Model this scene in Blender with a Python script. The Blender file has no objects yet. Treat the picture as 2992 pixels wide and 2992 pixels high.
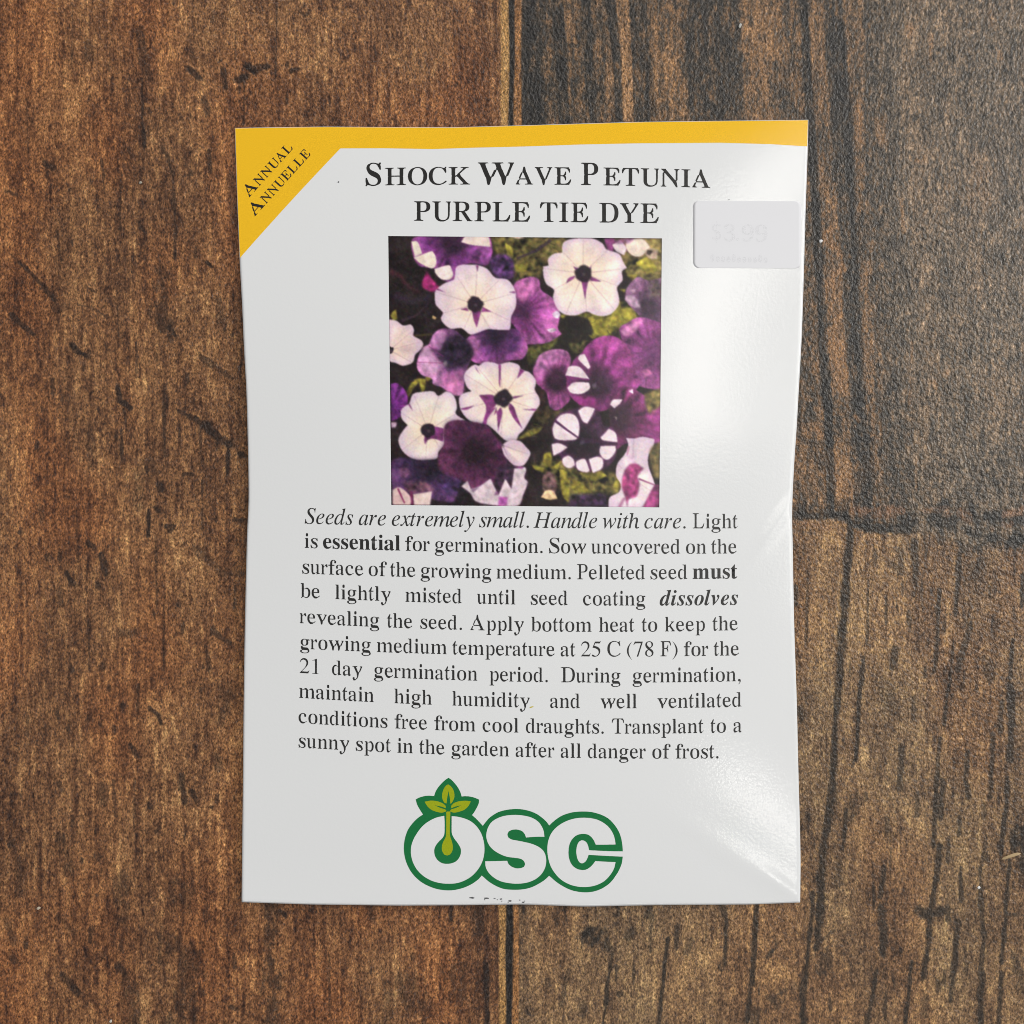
import bpy, bmesh, math, random
import numpy as np
from mathutils import Vector

# ------------------------------------------------------------------ scene, camera, world, lights, exposure
S = bpy.context.scene
COL = S.collection
PX = 0.150 / 2992.0          # one photo pixel on the table, in metres
CAM_H = 0.22                 # camera height above the table
def wx(x, z=0.0): return (x - 1496.0) * PX * (1 - z / CAM_H)
def wy(y, z=0.0): return (1496.0 - y) * PX * (1 - z / CAM_H)

cam = bpy.data.cameras.new('camera'); cam.sensor_width = 36; cam.sensor_fit = 'HORIZONTAL'
cam.lens = 36 * CAM_H / 0.150; cam.clip_start = 0.01; cam.clip_end = 20
cam_ob = bpy.data.objects.new('camera', cam); COL.objects.link(cam_ob)
cam_ob.location = (0, 0, CAM_H); S.camera = cam_ob

world = bpy.data.worlds.new('World'); S.world = world; world.use_nodes = True
bg = world.node_tree.nodes['Background']
bg.inputs[0].default_value = (0.98, 0.985, 1.0, 1); bg.inputs[1].default_value = 0.10

def area(name, loc, target, sx, sy, power, color=(1, 1, 1), roll=0.0, spread=180):
    l = bpy.data.lights.new(name, 'AREA'); l.shape = 'RECTANGLE'; l.size = sx; l.size_y = sy
    l.energy = power; l.color = color; l.spread = math.radians(spread)
    o = bpy.data.objects.new(name, l); COL.objects.link(o); o.location = loc
    d = Vector(target) - Vector(loc)
    q = d.to_track_quat('-Z', 'Y'); o.rotation_euler = q.to_euler()
    o.rotation_euler.rotate_axis('Z', roll)
    return o
# ceiling panel whose reflection lies on the upper right of table and packet
area('panel_light', (0.272, 0.19, 1.0), (0.272, 0.19, 0), 0.085, 0.29, 0.50, (1.0, 0.965, 0.90), math.radians(11))
# wide dim panel added further right to raise the sheen on the table
area('panel_light', (0.56, 0.22, 1.0), (0.56, 0.22, 0), 0.34, 0.60, 2.6, (1.0, 0.97, 0.92))
# two small far lamps mirrored in the right edge and the lower right corner of the packet
area('ceiling_spot_light', (0.295, -0.27, 1.0), (0.295, -0.27, 0), 0.05, 0.04, 0.085, (1.0, 0.97, 0.92), 0.4)
area('ceiling_spot_light', (0.67, -0.05, 1.0), (0.67, -0.05, 0), 0.09, 0.09, 0.28, (1.0, 0.97, 0.92))
# broad window light from the right
area('window_light', (1.15, 0.35, 0.80), (0, 0, 0), 0.6, 0.6, 12.0, (1.0, 0.99, 0.97))
# softer fill lamps added on the other sides, standing in for ambient light
area('fill_light', (-0.1, 1.25, 0.95), (0, 0, 0), 1.0, 0.6, 6.2, (1.0, 0.99, 0.97))
area('fill_light', (-1.25, -0.1, 0.95), (0, 0, 0), 0.6, 1.0, 2.8, (0.98, 0.99, 1.0))
area('fill_light', (0.1, -1.25, 1.0), (0, 0, 0), 1.0, 0.6, 4.2, (0.98, 0.99, 1.0))

S.view_settings.view_transform = 'Standard'; S.view_settings.look = 'None'
S.view_settings.exposure = 0.0; S.view_settings.gamma = 1.0
S.view_settings.use_curve_mapping = False
S.cycles.filter_width = 0.95

# ------------------------------------------------------------------ helpers
def lin(r, g, b):
    def f(c):
        c /= 255.0
        return c / 12.92 if c <= 0.04045 else ((c + 0.055) / 1.055) ** 2.4
    return np.array([f(r), f(g), f(b)])
def lin_arr(a):
    a = np.clip(a, 0, 1)
    return np.where(a <= 0.04045, a / 12.92, ((a + 0.055) / 1.055) ** 2.4)
def sstep(a, b, x):
    t = np.clip((x - a) / (b - a), 0, 1); return t * t * (3 - 2 * t)
def tag(o, label=None, cat=None, group=None, kind=None):
    for k, v in (('label', label), ('category', cat), ('group', group), ('kind', kind)):
        if v: o[k] = v
    return o
def fnoise(h, w, sx, sy, seed):
    r = np.random.default_rng(seed).standard_normal((h, w)).astype(np.float32)
    fy = np.fft.fftfreq(h)[:, None]; fx = np.fft.rfftfreq(w)[None, :]
    g = np.exp(-2 * (math.pi ** 2) * ((fx * sx) ** 2 + (fy * sy) ** 2))
    n = np.fft.irfft2(np.fft.rfft2(r) * g, s=(h, w)); n -= n.mean()
    return (n / n.std()).astype(np.float32)
def gblur(a, s):
    h, w = a.shape[:2]
    fy = np.fft.fftfreq(h)[:, None]; fx = np.fft.rfftfreq(w)[None, :]
    g = np.exp(-2 * (math.pi ** 2) * ((fx * s) ** 2 + (fy * s) ** 2))
    if a.ndim == 2: return np.fft.irfft2(np.fft.rfft2(a) * g, s=(h, w))
    return np.stack([np.fft.irfft2(np.fft.rfft2(a[..., c]) * g, s=(h, w)) for c in range(a.shape[2])], -1)
def grid_mesh(name, V, ny, nx, mat, parent=None, colors=None, extra_faces=None, smooth=True):
    """V: (ny*nx,3) array -> one mesh object"""
    me = bpy.data.meshes.new(name)
    i = np.arange((ny - 1) * (nx - 1)); r = i // (nx - 1); c = i % (nx - 1)
    a = r * nx + c
    F = np.stack([a, a + nx, a + nx + 1, a + 1], 1).astype(np.int32)
    if extra_faces is not None and len(extra_faces): F = np.vstack([F, np.array(extra_faces, np.int32)])
    me.vertices.add(len(V)); me.vertices.foreach_set('co', np.asarray(V, np.float32).ravel())
    me.loops.add(F.size); me.loops.foreach_set('vertex_index', F.ravel())
    me.polygons.add(len(F)); me.polygons.foreach_set('loop_start', np.arange(0, F.size, 4, dtype=np.int32))
    me.polygons.foreach_set('loop_total', np.full(len(F), 4, np.int32))
    me.polygons.foreach_set('use_smooth', np.full(len(F), smooth))
    me.update(calc_edges=True)
    if colors is not None:
        at = me.color_attributes.new('paint', 'FLOAT_COLOR', 'POINT')
        cc = np.ones((len(V), 4), np.float32); cc[:, :3] = colors
        at.data.foreach_set('color', cc.ravel())
    me.materials.append(mat)
    o = bpy.data.objects.new(name, me); COL.objects.link(o)
    if parent: o.parent = parent
    return o
def new_mat(name):
    m = bpy.data.materials.new(name); m.use_nodes = True
    nt = m.node_tree; return m, nt, nt.nodes['Principled BSDF']
def N(nt, typ, **kw):
    n = nt.nodes.new(typ)
    for k, v in kw.items(): setattr(n, k, v)
    return n
def noise_node(nt, scale, detail=2.0, rough=0.5, stretch=(1, 1, 1), rot=0.0):
    tc = N(nt, 'ShaderNodeTexCoord'); mp = N(nt, 'ShaderNodeMapping')
    mp.inputs['Scale'].default_value = stretch; mp.inputs['Rotation'].default_value = (0, 0, rot)
    tx = N(nt, 'ShaderNodeTexNoise'); tx.inputs['Scale'].default_value = scale
    tx.inputs['Detail'].default_value = detail; tx.inputs['Roughness'].default_value = rough
    nt.links.new(tc.outputs['Object'], mp.inputs[0]); nt.links.new(mp.outputs[0], tx.inputs['Vector'])
    return tx.outputs['Fac']
def mrange(nt, src, a, b, c, d):
    n = N(nt, 'ShaderNodeMapRange')
    nt.links.new(src, n.inputs[0])
    for i, v in zip((1, 2, 3, 4), (a, b, c, d)): n.inputs[i].default_value = v
    return n.outputs[0]
def bump(nt, bsdf, h, strength, dist):
    b = N(nt, 'ShaderNodeBump'); b.inputs['Strength'].default_value = strength; b.inputs['Distance'].default_value = dist
    nt.links.new(h, b.inputs['Height']); nt.links.new(b.outputs[0], bsdf.inputs['Normal']); return b

def smooth_poly(pts, n=5, corner=48):
    """closed Catmull-Rom that keeps sharp corners"""
    P = np.array(pts, float); m = len(P)
    d1 = P - np.roll(P, 1, 0); d2 = np.roll(P, -1, 0) - P
    ang = np.degrees(np.abs(np.arctan2(d1[:, 0] * d2[:, 1] - d1[:, 1] * d2[:, 0], (d1 * d2).sum(1))))
    T = (np.roll(P, -1, 0) - np.roll(P, 1, 0)) / 2
    out = []
    for i in range(m):
        j = (i + 1) % m; p, q = P[i], P[j]; L = np.linalg.norm(q - p)
        def tan(k):
            if ang[k] > corner: return (q - p)
            t = T[k]; l = np.linalg.norm(t) + 1e-9
            return t / l * min(l, L * 1.2)
        a, b = tan(i), tan(j)
        for k in range(n):
            t = k / n
            out.append((2*t**3 - 3*t*t + 1) * p + (t**3 - 2*t*t + t) * a + (-2*t**3 + 3*t*t) * q + (t**3 - t*t) * b)
    return np.array(out)

# ------------------------------------------------------------------ the printed wood surface (table)
CELL = 3.0; X0 = -900.0; NW = 1600
yy, xx = np.mgrid[0:NW, 0:NW].astype(np.float32); xx = xx * CELL + X0; yy = yy * CELL + X0
def cn(sx, sy, seed): return fnoise(NW, NW, sx / CELL, sy / CELL, seed)
def ramp(t, stops):
    t = np.clip(t, 0, 1); ks = [s[0] for s in stops]
    return np.stack([np.interp(t, ks, [s[1][c] / 255 for s in stops]) for c in range(3)], -1)
def strokes(lst, off=(0, 0), sc=1.0, wob=None):
    m = np.zeros((NW, NW), np.float32)
    for s in lst:
        pts, w, k = s[0], s[1] / 2 / sc, s[2]
        P = [(off[0] + a / sc, off[1] + b / sc) for a, b in pts]
        if len(P) == 1: P = P + [(P[0][0], P[0][1] + 0.1)]
        soft = max(2.6, w * 0.8); thin = len(s[0]) > 1 and w < 14; wa = (0.7 + 0.16 * w) if thin else (0.9 + 0.36 * w if w < 13 else 1.6 + 0.5 * w)
        for (ax, ay), (bx, by) in zip(P[:-1], P[1:]):
            r = w + soft + 14
            i0 = max(0, int((min(ax, bx) - r - X0) / CELL)); i1 = min(NW, int((max(ax, bx) + r - X0) / CELL) + 2)
            j0 = max(0, int((min(ay, by) - r - X0) / CELL)); j1 = min(NW, int((max(ay, by) + r - X0) / CELL) + 2)
            if i1 <= i0 or j1 <= j0: continue
            gx = xx[j0:j1, i0:i1]; gy = yy[j0:j1, i0:i1]
            dx, dy = bx - ax, by - ay; L2 = dx * dx + dy * dy + 1e-6
            t = np.clip(((gx - ax) * dx + (gy - ay) * dy) / L2, 0, 1)
            d = np.hypot(gx - ax - t * dx, gy - ay - t * dy) + wob[j0:j1, i0:i1] * wa
            v = k * (0.35 * mot[j0:j1, i0:i1] + 0.65 if thin else mot[j0:j1, i0:i1]) * (1 - sstep(w - soft * 0.5, w + soft * 0.7, d))
            m[j0:j1, i0:i1] = np.maximum(m[j0:j1, i0:i1], v)
    return m
wob = 0.75 * cn(4, 8, 1) + 0.65 * cn(11, 20, 13); mot = np.clip(0.86 + 0.30 * cn(3.0, 6.0, 14), 0.1, 1.0)
big = cn(170, 330, 2); mid = cn(40, 120, 3); streak = cn(7, 80, 4); fine = cn(3.2, 16, 5); spk = cn(2.6, 4.0, 6)
lines = cn(3.2, 150, 15); blot = cn(20, 34, 7); drift = cn(500, 60, 8)
# --- left plank: warm brown
tL = 0.47 + 0.035 * big + 0.042 * mid + 0.036 * streak + 0.042 * lines + 0.06 * fine + 0.075 * spk + 0.025 * blot
tanL = strokes([
 ([(1130,520),(1110,640),(1060,760)],190,.8),([(930,350),(930,470)],110,.6),([(1000,60),(980,300)],120,.5),([(1640,130),(1780,330)],220,.55),
 ([(1080,1600),(1100,1750)],120,.75),([(1120,1330),(1130,1450)],70,.4),([(420,500),(430,700)],170,.5),([(1060,960),(1080,1100)],120,.45)], (0,0),1.932,wob)
tanL = np.maximum(tanL, strokes([
 ([(1110,60),(1090,270)],90,.8),([(1060,430),(1060,700)],110,.7),([(800,230),(840,420)],110,.55),([(990,1080),(1010,1350)],130,.85),
 ([(1110,1250),(1180,1330)],90,.5),([(720,900),(720,1250)],90,.55),([(1010,1480),(1020,1600)],60,.5),([(50,320),(60,440)],150,.45),
 ([(740,560),(730,760)],70,.5),([(950,600),(950,760)],50,.5)], (0,1000),1.932,wob))
tanL = np.maximum(tanL, strokes([
 ([(870,180),(900,420)],160,.8),([(580,360),(570,600)],120,.75),([(960,540),(960,660)],90,.6),([(1160,740),(1220,940)],160,.75),
 ([(570,1600),(620,1820)],120,.95),([(1340,1570),(1370,1650)],60,.8),([(1430,1600),(1450,1700)],90,.85),([(790,1790),(830,1900)],90,.8),
 ([(520,1860),(600,1917)],120,.8),([(930,1560),(950,1700)],60,.5),([(920,1110),(910,1300)],60,.5),([(350,1660),(430,1830)],40,.6),
 ([(170,940),(330,1080)],130,.5),([(1250,520),(1270,640)],120,.6),([(940,1860),(980,1917)],60,.7)], (0,2000),1.932,wob))
tanL = np.maximum(tanL, strokes([([(480,330),(520,420)],130,.8),([(400,450),(410,580)],90,.8),([(600,260),(640,440)],60,.6),([(560,420),(570,520)],110,.5),
 ([(260,330),(270,430)],60,.6)], (900,2500),1.486,wob))
tL = tL + 0.24 * tanL
fib = sstep(0.9, 2.3, cn(2.2, 24, 51)) ; flk = sstep(1.1, 2.4, cn(2.2, 4.5, 52)); pit = sstep(1.5, 2.6, cn(2.6, 5.0, 53) + 0.35 * cn(40, 60, 54))
tL = tL - 0.17 * fib + 0.15 * flk - 0.20 * pit
L_ = ramp(tL, [(0, (42, 26, 20)), (.22, (70, 44, 29)), (.45, (100, 66, 42)), (.62, (122, 83, 52)), (.80, (146, 104, 66)), (1, (178, 132, 82))])
red = np.clip(0.5 + 0.5 * cn(60, 120, 9), 0, 1)[..., None]
L_ = L_ * (1 + (red - 0.5) * np.array([0.05, -0.03, -0.10]))
dkL = strokes([
 ([(790,180),(815,330),(840,440)],46,.45),([(800,440),(805,690)],10,.7),([(805,690),(815,760),(815,825)],22,.95),([(1562,30),(1555,440)],9,.75),([(1380,450),(1375,700)],9,.55),
 ([(1060,385),(1130,440)],26,.8),([(1260,400),(1275,490)],30,.85),([(1340,450),(1390,430)],36,.85),([(1400,370),(1440,400)],40,.95),([(1440,385),(1520,375)],30,.8),
 ([(1640,400),(1680,390)],22,.8),([(1235,350),(1250,340)],12,.8),([(1155,560),(1172,640)],32,.6),([(905,825),(945,870),(975,1000),(990,1300),(985,1460)],16,.6),
 ([(1720,30),(1690,60),(1720,95),(1745,60)],16,.55),([(110,1480),(200,1570),(310,1690)],20,.75),([(70,1780),(130,1840),(190,1890)],26,.7),([(780,1250),(820,1315)],26,.7),
 ([(250,920),(300,950)],34,.7),([(40,1080),(90,1100)],26,.6),([(740,1532)],26,.9),([(700,1555)],12,.3),([(905,1500),(920,1680),(890,1780),(980,1890)],66,.55),([(960,1850),(990,1895)],26,.9),
 ([(985,1440)],14,.9),([(1170,1480),(1195,1505)],14,.9),([(1105,1400),(1105,1450)],20,.6),([(1180,850),(1185,970)],18,.65),([(505,540),(500,570)],20,.65),([(500,240),(500,320)],44,.4),
 ([(575,900),(590,1090)],12,.55),([(320,1300),(345,1470)],16,.55),([(680,1040),(680,1300)],8,.5),([(410,20),(405,400)],8,.45),([(150,560),(160,860)],8,.4),([(700,760),(700,900)],16,.4),
 ([(1620,520),(1620,580)],14,.6),([(1080,980)],26,.55),([(440,1720),(520,1735),(600,1790)],9,.5),([(490,1620),(540,1650)],9,.5),([(660,1640),(670,1900)],10,.5),
 ([(1240,1700),(1250,1800)],40,.4),([(1070,200),(1085,330)],22,.4),([(1330,120),(1330,330)],12,.45),([(1210,60),(1200,120)],14,.5),([(990,10)],24,.8),([(1890,120)],20,.6),
 ([(320,1740),(380,1730)],40,.35),([(20,1400),(110,1480)],9,.45),([(1300,1000),(1320,1250)],40,.35)],(0,0),1.932,wob)
dkL = np.maximum(dkL, strokes([
 ([(408,15),(430,50),(500,80)],28,.9),([(660,250),(680,330),(740,370)],24,.85),([(700,380),(715,500)],14,.6),([(1010,385),(1090,430),(1160,475)],24,.75),([(1150,465),(1210,520),(1290,575)],46,.85),
 ([(1288,580),(1282,760)],18,.8),([(1220,570),(1225,610)],14,.7),([(685,490),(688,665)],16,.75),([(1140,90),(1210,130),(1300,200)],34,.6),([(925,240),(930,640)],16,.6),([(940,300),(945,370)],16,.6),
 ([(1040,745),(1080,745)],24,.75),([(900,800),(905,830)],30,.8),([(840,945),(840,1090)],18,.85),([(870,930),(895,950)],26,.75),([(940,1040),(985,1035),(955,1070)],24,.85),
 ([(500,1135),(530,1160)],30,.75),([(570,1200),(600,1310)],30,.8),([(375,1300),(400,1360)],24,.85),([(1140,780),(1140,1050)],14,.65),([(1090,896)],18,1),([(1247,1373)],14,.9),([(1340,1140)],14,.8),
 ([(240,380)],34,.9),([(295,210),(300,290)],26,.5),([(1010,480),(1020,600)],10,.6),([(1130,480),(1135,700)],9,.6),([(1100,1160),(1150,1210),(1260,1310),(1370,1300)],40,.4),([(1325,1380),(1325,1500)],24,.7),
 ([(1010,1490)],30,.8),([(500,1560),(505,1850)],12,.5),([(925,1480),(925,1850)],10,.6),([(1360,630),(1385,645)],26,.8),([(1320,1000),(1380,1010)],22,.6),([(1210,1640),(1300,1700)],30,.6),
 ([(1165,1720),(1180,1850)],24,.5),([(880,1100),(885,1500)],16,.45),([(270,1215)],34,.6),([(230,930),(240,1000)],34,.4),([(380,870)],18,.7),([(115,1070)],22,.6),([(330,1400),(350,1480)],26,.45),
 ([(580,1830)],30,.6),([(430,950),(440,1240)],9,.4),([(790,760),(800,900)],60,.3),([(680,1640),(760,1640)],40,.45),([(770,0),(770,200)],12,.5),([(1050,180),(1060,230)],24,.6),([(690,120)],12,.7),
 ([(820,680),(830,760)],70,.3),([(590,0),(600,40)],16,.6),([(600,780),(580,880)],9,.3),([(500,480),(520,700)],40,.25)],(0,1000),1.932,wob))
dkL = np.maximum(dkL, strokes([
 ([(850,140),(890,170),(910,220)],22,.8),([(735,340),(780,410)],30,.8),([(690,118)],24,.8),([(500,185)],36,.6),([(1020,510),(1040,660)],34,.7),([(1080,600),(1110,660)],28,.85),([(1290,805)],40,.75),
 ([(1200,690)],22,.75),([(845,690)],22,.9),([(910,565)],14,.8),([(65,900)],30,.75),([(555,1190)],18,.85),([(1580,1280),(1605,1300)],24,1),([(1520,1240),(1520,1500),(1530,1917)],70,.6),
 ([(980,1440),(1050,1560),(1080,1720),(1020,1917)],110,.5),([(1000,1480),(1110,1520)],50,.5),([(690,1120),(680,1300),(700,1420)],80,.45),([(1000,1150),(1080,1300)],110,.4),([(350,1640),(400,1700),(440,1740)],36,.75),
 ([(660,1590),(700,1630)],40,.7),([(720,1680),(760,1917)],60,.5),([(360,860),(390,1050)],56,.5),([(120,1180),(100,1000)],50,.35),([(580,580),(580,660)],50,.45),([(515,1380),(510,1450)],30,.6),
 ([(150,1430),(150,1480)],26,.7),([(540,975)],44,.5),([(780,0),(775,150)],12,.55),([(760,540),(755,820)],16,.45),([(160,180),(155,290)],14,.5),([(1250,60),(1250,160)],80,.4),([(330,560),(350,600)],30,.5),
 ([(640,540),(650,740)],16,.4),([(410,740),(410,800)],20,.5),([(330,1310),(420,1400)],36,.4),([(1320,1530),(1325,1600)],16,.6),([(1300,1820),(1330,1830)],22,.7),([(900,810),(880,830)],16,.6),
 ([(75,1540)],50,.5),([(900,1480),(905,1570)],26,.5),([(640,240),(640,270)],20,.6),([(1220,400),(1230,470)],40,.5),([(860,330)],12,.8),([(570,1530)],50,.4),([(30,1330),(80,1450)],40,.4)],(0,2000),1.932,wob))
dkL = np.maximum(dkL, strokes([([(775,470),(778,731)],22,.9),([(622,225),(622,280)],16,.9),([(740,220),(745,330)],40,.5),([(345,560),(330,731)],60,.4),([(420,560),(480,650)],90,.45),([(620,480),(640,600)],70,.45),
 ([(90,430),(95,700)],9,.4),([(460,440)],24,.6),([(300,225),(300,260)],60,.45)],(900,2500),1.486,wob))
sp2 = sstep(2.15, 2.9, cn(6, 13, 21) + 0.25 * cn(60, 60, 22)); dkL = np.maximum(dkL, 0.6 * sp2)
dkL *= np.clip(0.93 + 0.17 * spk, 0, 1)
L_ = L_ * (1 - dkL[..., None]) + np.array([28, 21, 19]) / 255 * dkL[..., None]

# --- right upper plank: charcoal with brown stripes that lean right further down
sk = np.where(yy < 420, (yy - 200) * 0.055, 12 + (yy - 420) * 0.062)
xs_ = xx - sk + 5 * cn(30, 160, 31)
edges = [(1523, 0), (1569, .1), (1600, .55), (1622, .6), (1628, .15), (1660, .12), (1664, .62), (1714, .66), (1719, .22), (1742, .25), (1746, .62), (1776, .66), (1779, .06), (1803, .08), (1806, .78), (1842, .8),
         (1847, .15), (1900, .12), (1906, .62), (1998, .68), (2008, .2), (2165, .16), (2172, .6), (2255, .62), (2262, .62), (2343, .66), (2348, .12), (2368, .14), (2372, .76), (2412, .8), (2420, .2), (2468, .1),
         (2478, .5), (2512, .55), (2530, .26), (2620, .3), (2640, .42), (2700, .36), (2720, .24), (2800, .3), (2900, .26), (3000, .32), (3300, .4), (3600, .2), (3900, .35)]
tb = np.interp(xs_, [e[0] for e in edges], [e[1] for e in edges])
fade = sstep(2460, 2640, xs_)
tb = tb * (1 - 0.30 * sstep(0.35, 0.6, tb) * np.clip(0.5 + 1.1 * cn(22, 70, 32), 0, 1)) + 0.10 * np.clip(cn(25, 60, 33), 0, 2)
tU = 0.085 + tb * 0.74 + 0.03 * streak + 0.03 * lines + 0.10 * spk + 0.06 * fine + 0.03 * mid + 0.035 * fade * cn(14, 70, 34)
tU = tU - 0.14 * fib + 0.13 * flk - 0.12 * pit
U_ = ramp(tU, [(0, (38, 36, 35)), (.2, (53, 48, 43)), (.4, (78, 64, 51)), (.6, (108, 82, 59)), (.85, (138, 104, 72)), (1, (160, 120, 82))])
fw = 0.62 * fade[..., None]; U_ = U_ * (1 - fw) + (np.array([102, 88, 73]) / 255 * (1 + 0.16 * spk + 0.10 * fine + 0.12 * flk - 0.2 * pit)[..., None]) * fw  # greyer and lighter to the right; part of the sheen is painted in here
dkU = strokes([
 ([(440,40)],30,.8),([(360,140),(360,260)],50,.6),([(550,110),(560,260)],60,.5),([(700,275)],40,.6),([(650,320)],30,.7),([(580,440),(590,620)],60,.6),([(940,240),(950,500)],30,.6),([(1180,70)],16,.7),
 ([(1100,330),(1130,420)],60,.5),([(1200,480),(1220,800)],50,.6),([(1480,240),(1490,290)],40,.6),([(1560,350),(1580,370)],40,.7),([(330,640),(420,720)],50,.5),([(20,450),(20,590)],50,.5),([(105,130),(110,200)],60,.5),
 ([(110,600)],60,.5),([(740,10)],34,.7),([(400,780),(410,860)],60,.5),([(960,780),(970,860)],60,.6)],(1400,0),2.415,wob)
dkU = np.maximum(dkU, strokes([
 ([(210,0),(205,130),(225,380)],26,.75),([(120,380),(240,380),(240,700)],60,.6),([(400,130),(430,400),(430,660)],30,.6),([(240,700),(245,900),(265,1300),(285,1932)],40,.6),([(370,400),(450,560),(460,900),(490,1500)],44,.45),
 ([(610,150),(620,230)],26,.6),([(940,190),(930,240)],24,.6),([(640,600),(700,760)],60,.4),([(990,470),(990,560)],50,.4),([(720,1350),(740,1540)],50,.45),([(900,330),(860,520)],40,.4),([(520,250),(560,300)],40,.3),
 ([(700,820),(720,1000)],50,.35),([(1300,900),(1320,1100)],50,.35),([(1000,1500),(1010,1700)],60,.35),([(840,20),(830,60)],40,.4)],(2250,0),1.932,wob))
dkU = np.maximum(dkU, strokes([
 ([(285,0),(300,250),(325,480),(345,620),(360,900)],32,.6),([(470,0),(520,150)],60,.5),([(560,630),(560,900)],44,.6),([(200,560),(250,580)],50,.6),([(240,620),(310,720)],50,.5),([(430,560),(450,570)],40,.6),
 ([(680,260)],50,.6),([(790,720),(790,800)],50,.5),([(770,480),(800,520)],60,.5),([(150,480),(200,460)],20,.5),([(150,930),(300,960),(440,930)],60,.7),([(380,900),(500,890)],24,.6),([(480,340)],40,.5),
 ([(1100,300),(1120,420)],60,.35),([(560,560),(590,540)],16,.8),([(1200,800),(1210,880)],50,.35),([(1010,650),(1040,760)],50,.3)],(2250,1000),1.932,wob))
tanU = strokes([([(180,470),(250,460),(290,530)],24,.6),([(340,620),(370,800),(380,900)],50,.45),([(330,0),(400,180),(430,300)],70,.35),([(480,420),(500,440)],20,.8),([(600,545)],14,.9),([(485,700)],24,.8),([(990,170)],28,.7),
 ([(500,700),(480,860)],90,.35),([(930,220),(930,260)],24,.6),([(800,0),(790,350)],12,.5),([(825,650),(825,840)],10,.6),([(620,490),(640,480)],18,.6)],(2250,1000),1.932,wob)
tanU = np.maximum(tanU, strokes([([(790,150),(790,200)],34,.6),([(910,200),(905,350)],30,.6),([(620,680),(630,790)],60,.55),([(490,620),(500,780)],50,.5),([(740,1130),(755,1300)],24,.6),([(1240,60),(1250,140)],30,.4),
 ([(1290,290),(1300,330)],24,.5),([(830,905)],18,.9),([(340,1330),(380,1500)],70,.6),([(1000,1050)],26,.5),([(330,1550),(380,1932)],80,.45),([(1200,900),(1180,1150)],90,.3),([(870,900)],30,.35)],(2250,0),1.932,wob))
U_ = U_ * (1 - 0.7 * tanU[..., None]) + np.array([158, 112, 72]) / 255 * 0.7 * tanU[..., None]
dkU *= np.clip(0.92 + 0.2 * spk, 0, 1)
U_ = U_ * (1 - 0.85 * dkU[..., None]) + np.array([31, 30, 30]) / 255 * 0.85 * dkU[..., None]

# --- right lower plank: tan brown with long black cracks
tD = 0.52 + 0.03 * big + 0.04 * mid + 0.025 * streak + 0.025 * lines + 0.06 * fine + 0.09 * spk + 0.05 * blot
tanD = strokes([([(700,1560),(710,1780),(650,1880)],90,.8),([(1200,1430),(1210,1500)],80,.7),([(1010,1480),(1000,1700)],50,.7),([(250,1350),(250,1700)],160,.35),([(1400,1400),(1430,1600)],60,.7),([(860,1330),(870,1450)],50,.5),
 ([(520,1150),(600,1500)],150,.35),([(1380,1350)],50,.4)],(2250,1000),1.932,wob)
tanD = np.maximum(tanD, strokes([([(640,330),(640,420)],50,.8),([(1090,1370),(1110,1420)],70,.9),([(860,230),(930,280)],80,.5),([(380,300),(380,560)],130,.45),([(740,100),(720,180)],70,.6),([(900,700),(920,760)],70,.5),
 ([(60,1500),(160,1620)],120,.6),([(350,1480),(350,1580)],26,.7),([(480,1200)],30,.5),([(1220,560),(1210,680)],60,.4),([(820,960),(820,1050)],50,.5),([(1000,1000)],50,.5),([(560,450),(540,600)],110,.4),
 ([(1200,100),(1150,300)],100,.35),([(1330,1500),(1330,1620)],30,.6),([(550,1440)],40,.5),([(1430,700),(1420,900)],60,.4),([(950,1780),(950,1900)],60,.5),([(420,1800),(440,1900)],120,.4)],(2192,2000),1.9475,wob))
tanD = np.maximum(tanD, strokes([([(1150,340),(1170,440)],60,.8),([(1300,340),(1360,370)],50,.8),([(1080,370),(1090,410)],60,.5),([(1000,500),(960,600)],70,.4),([(1180,460),(1120,620)],80,.45),([(1700,300),(1680,500)],160,.35),
 ([(1510,480),(1495,731)],24,.6),([(1840,400)],40,.6)],(900,2500),1.486,wob))
tD = tD + 0.22 * tanD
tD = tD - 0.14 * fib + 0.17 * flk - 0.20 * pit
D_ = ramp(tD, [(0, (44, 36, 31)), (.25, (78, 59, 44)), (.45, (104, 79, 57)), (.62, (123, 95, 67)), (.82, (149, 117, 80)), (1, (182, 146, 100))])
D_ = D_ * (1 + (red - 0.5) * np.array([0.04, -0.02, -0.07]))
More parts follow.
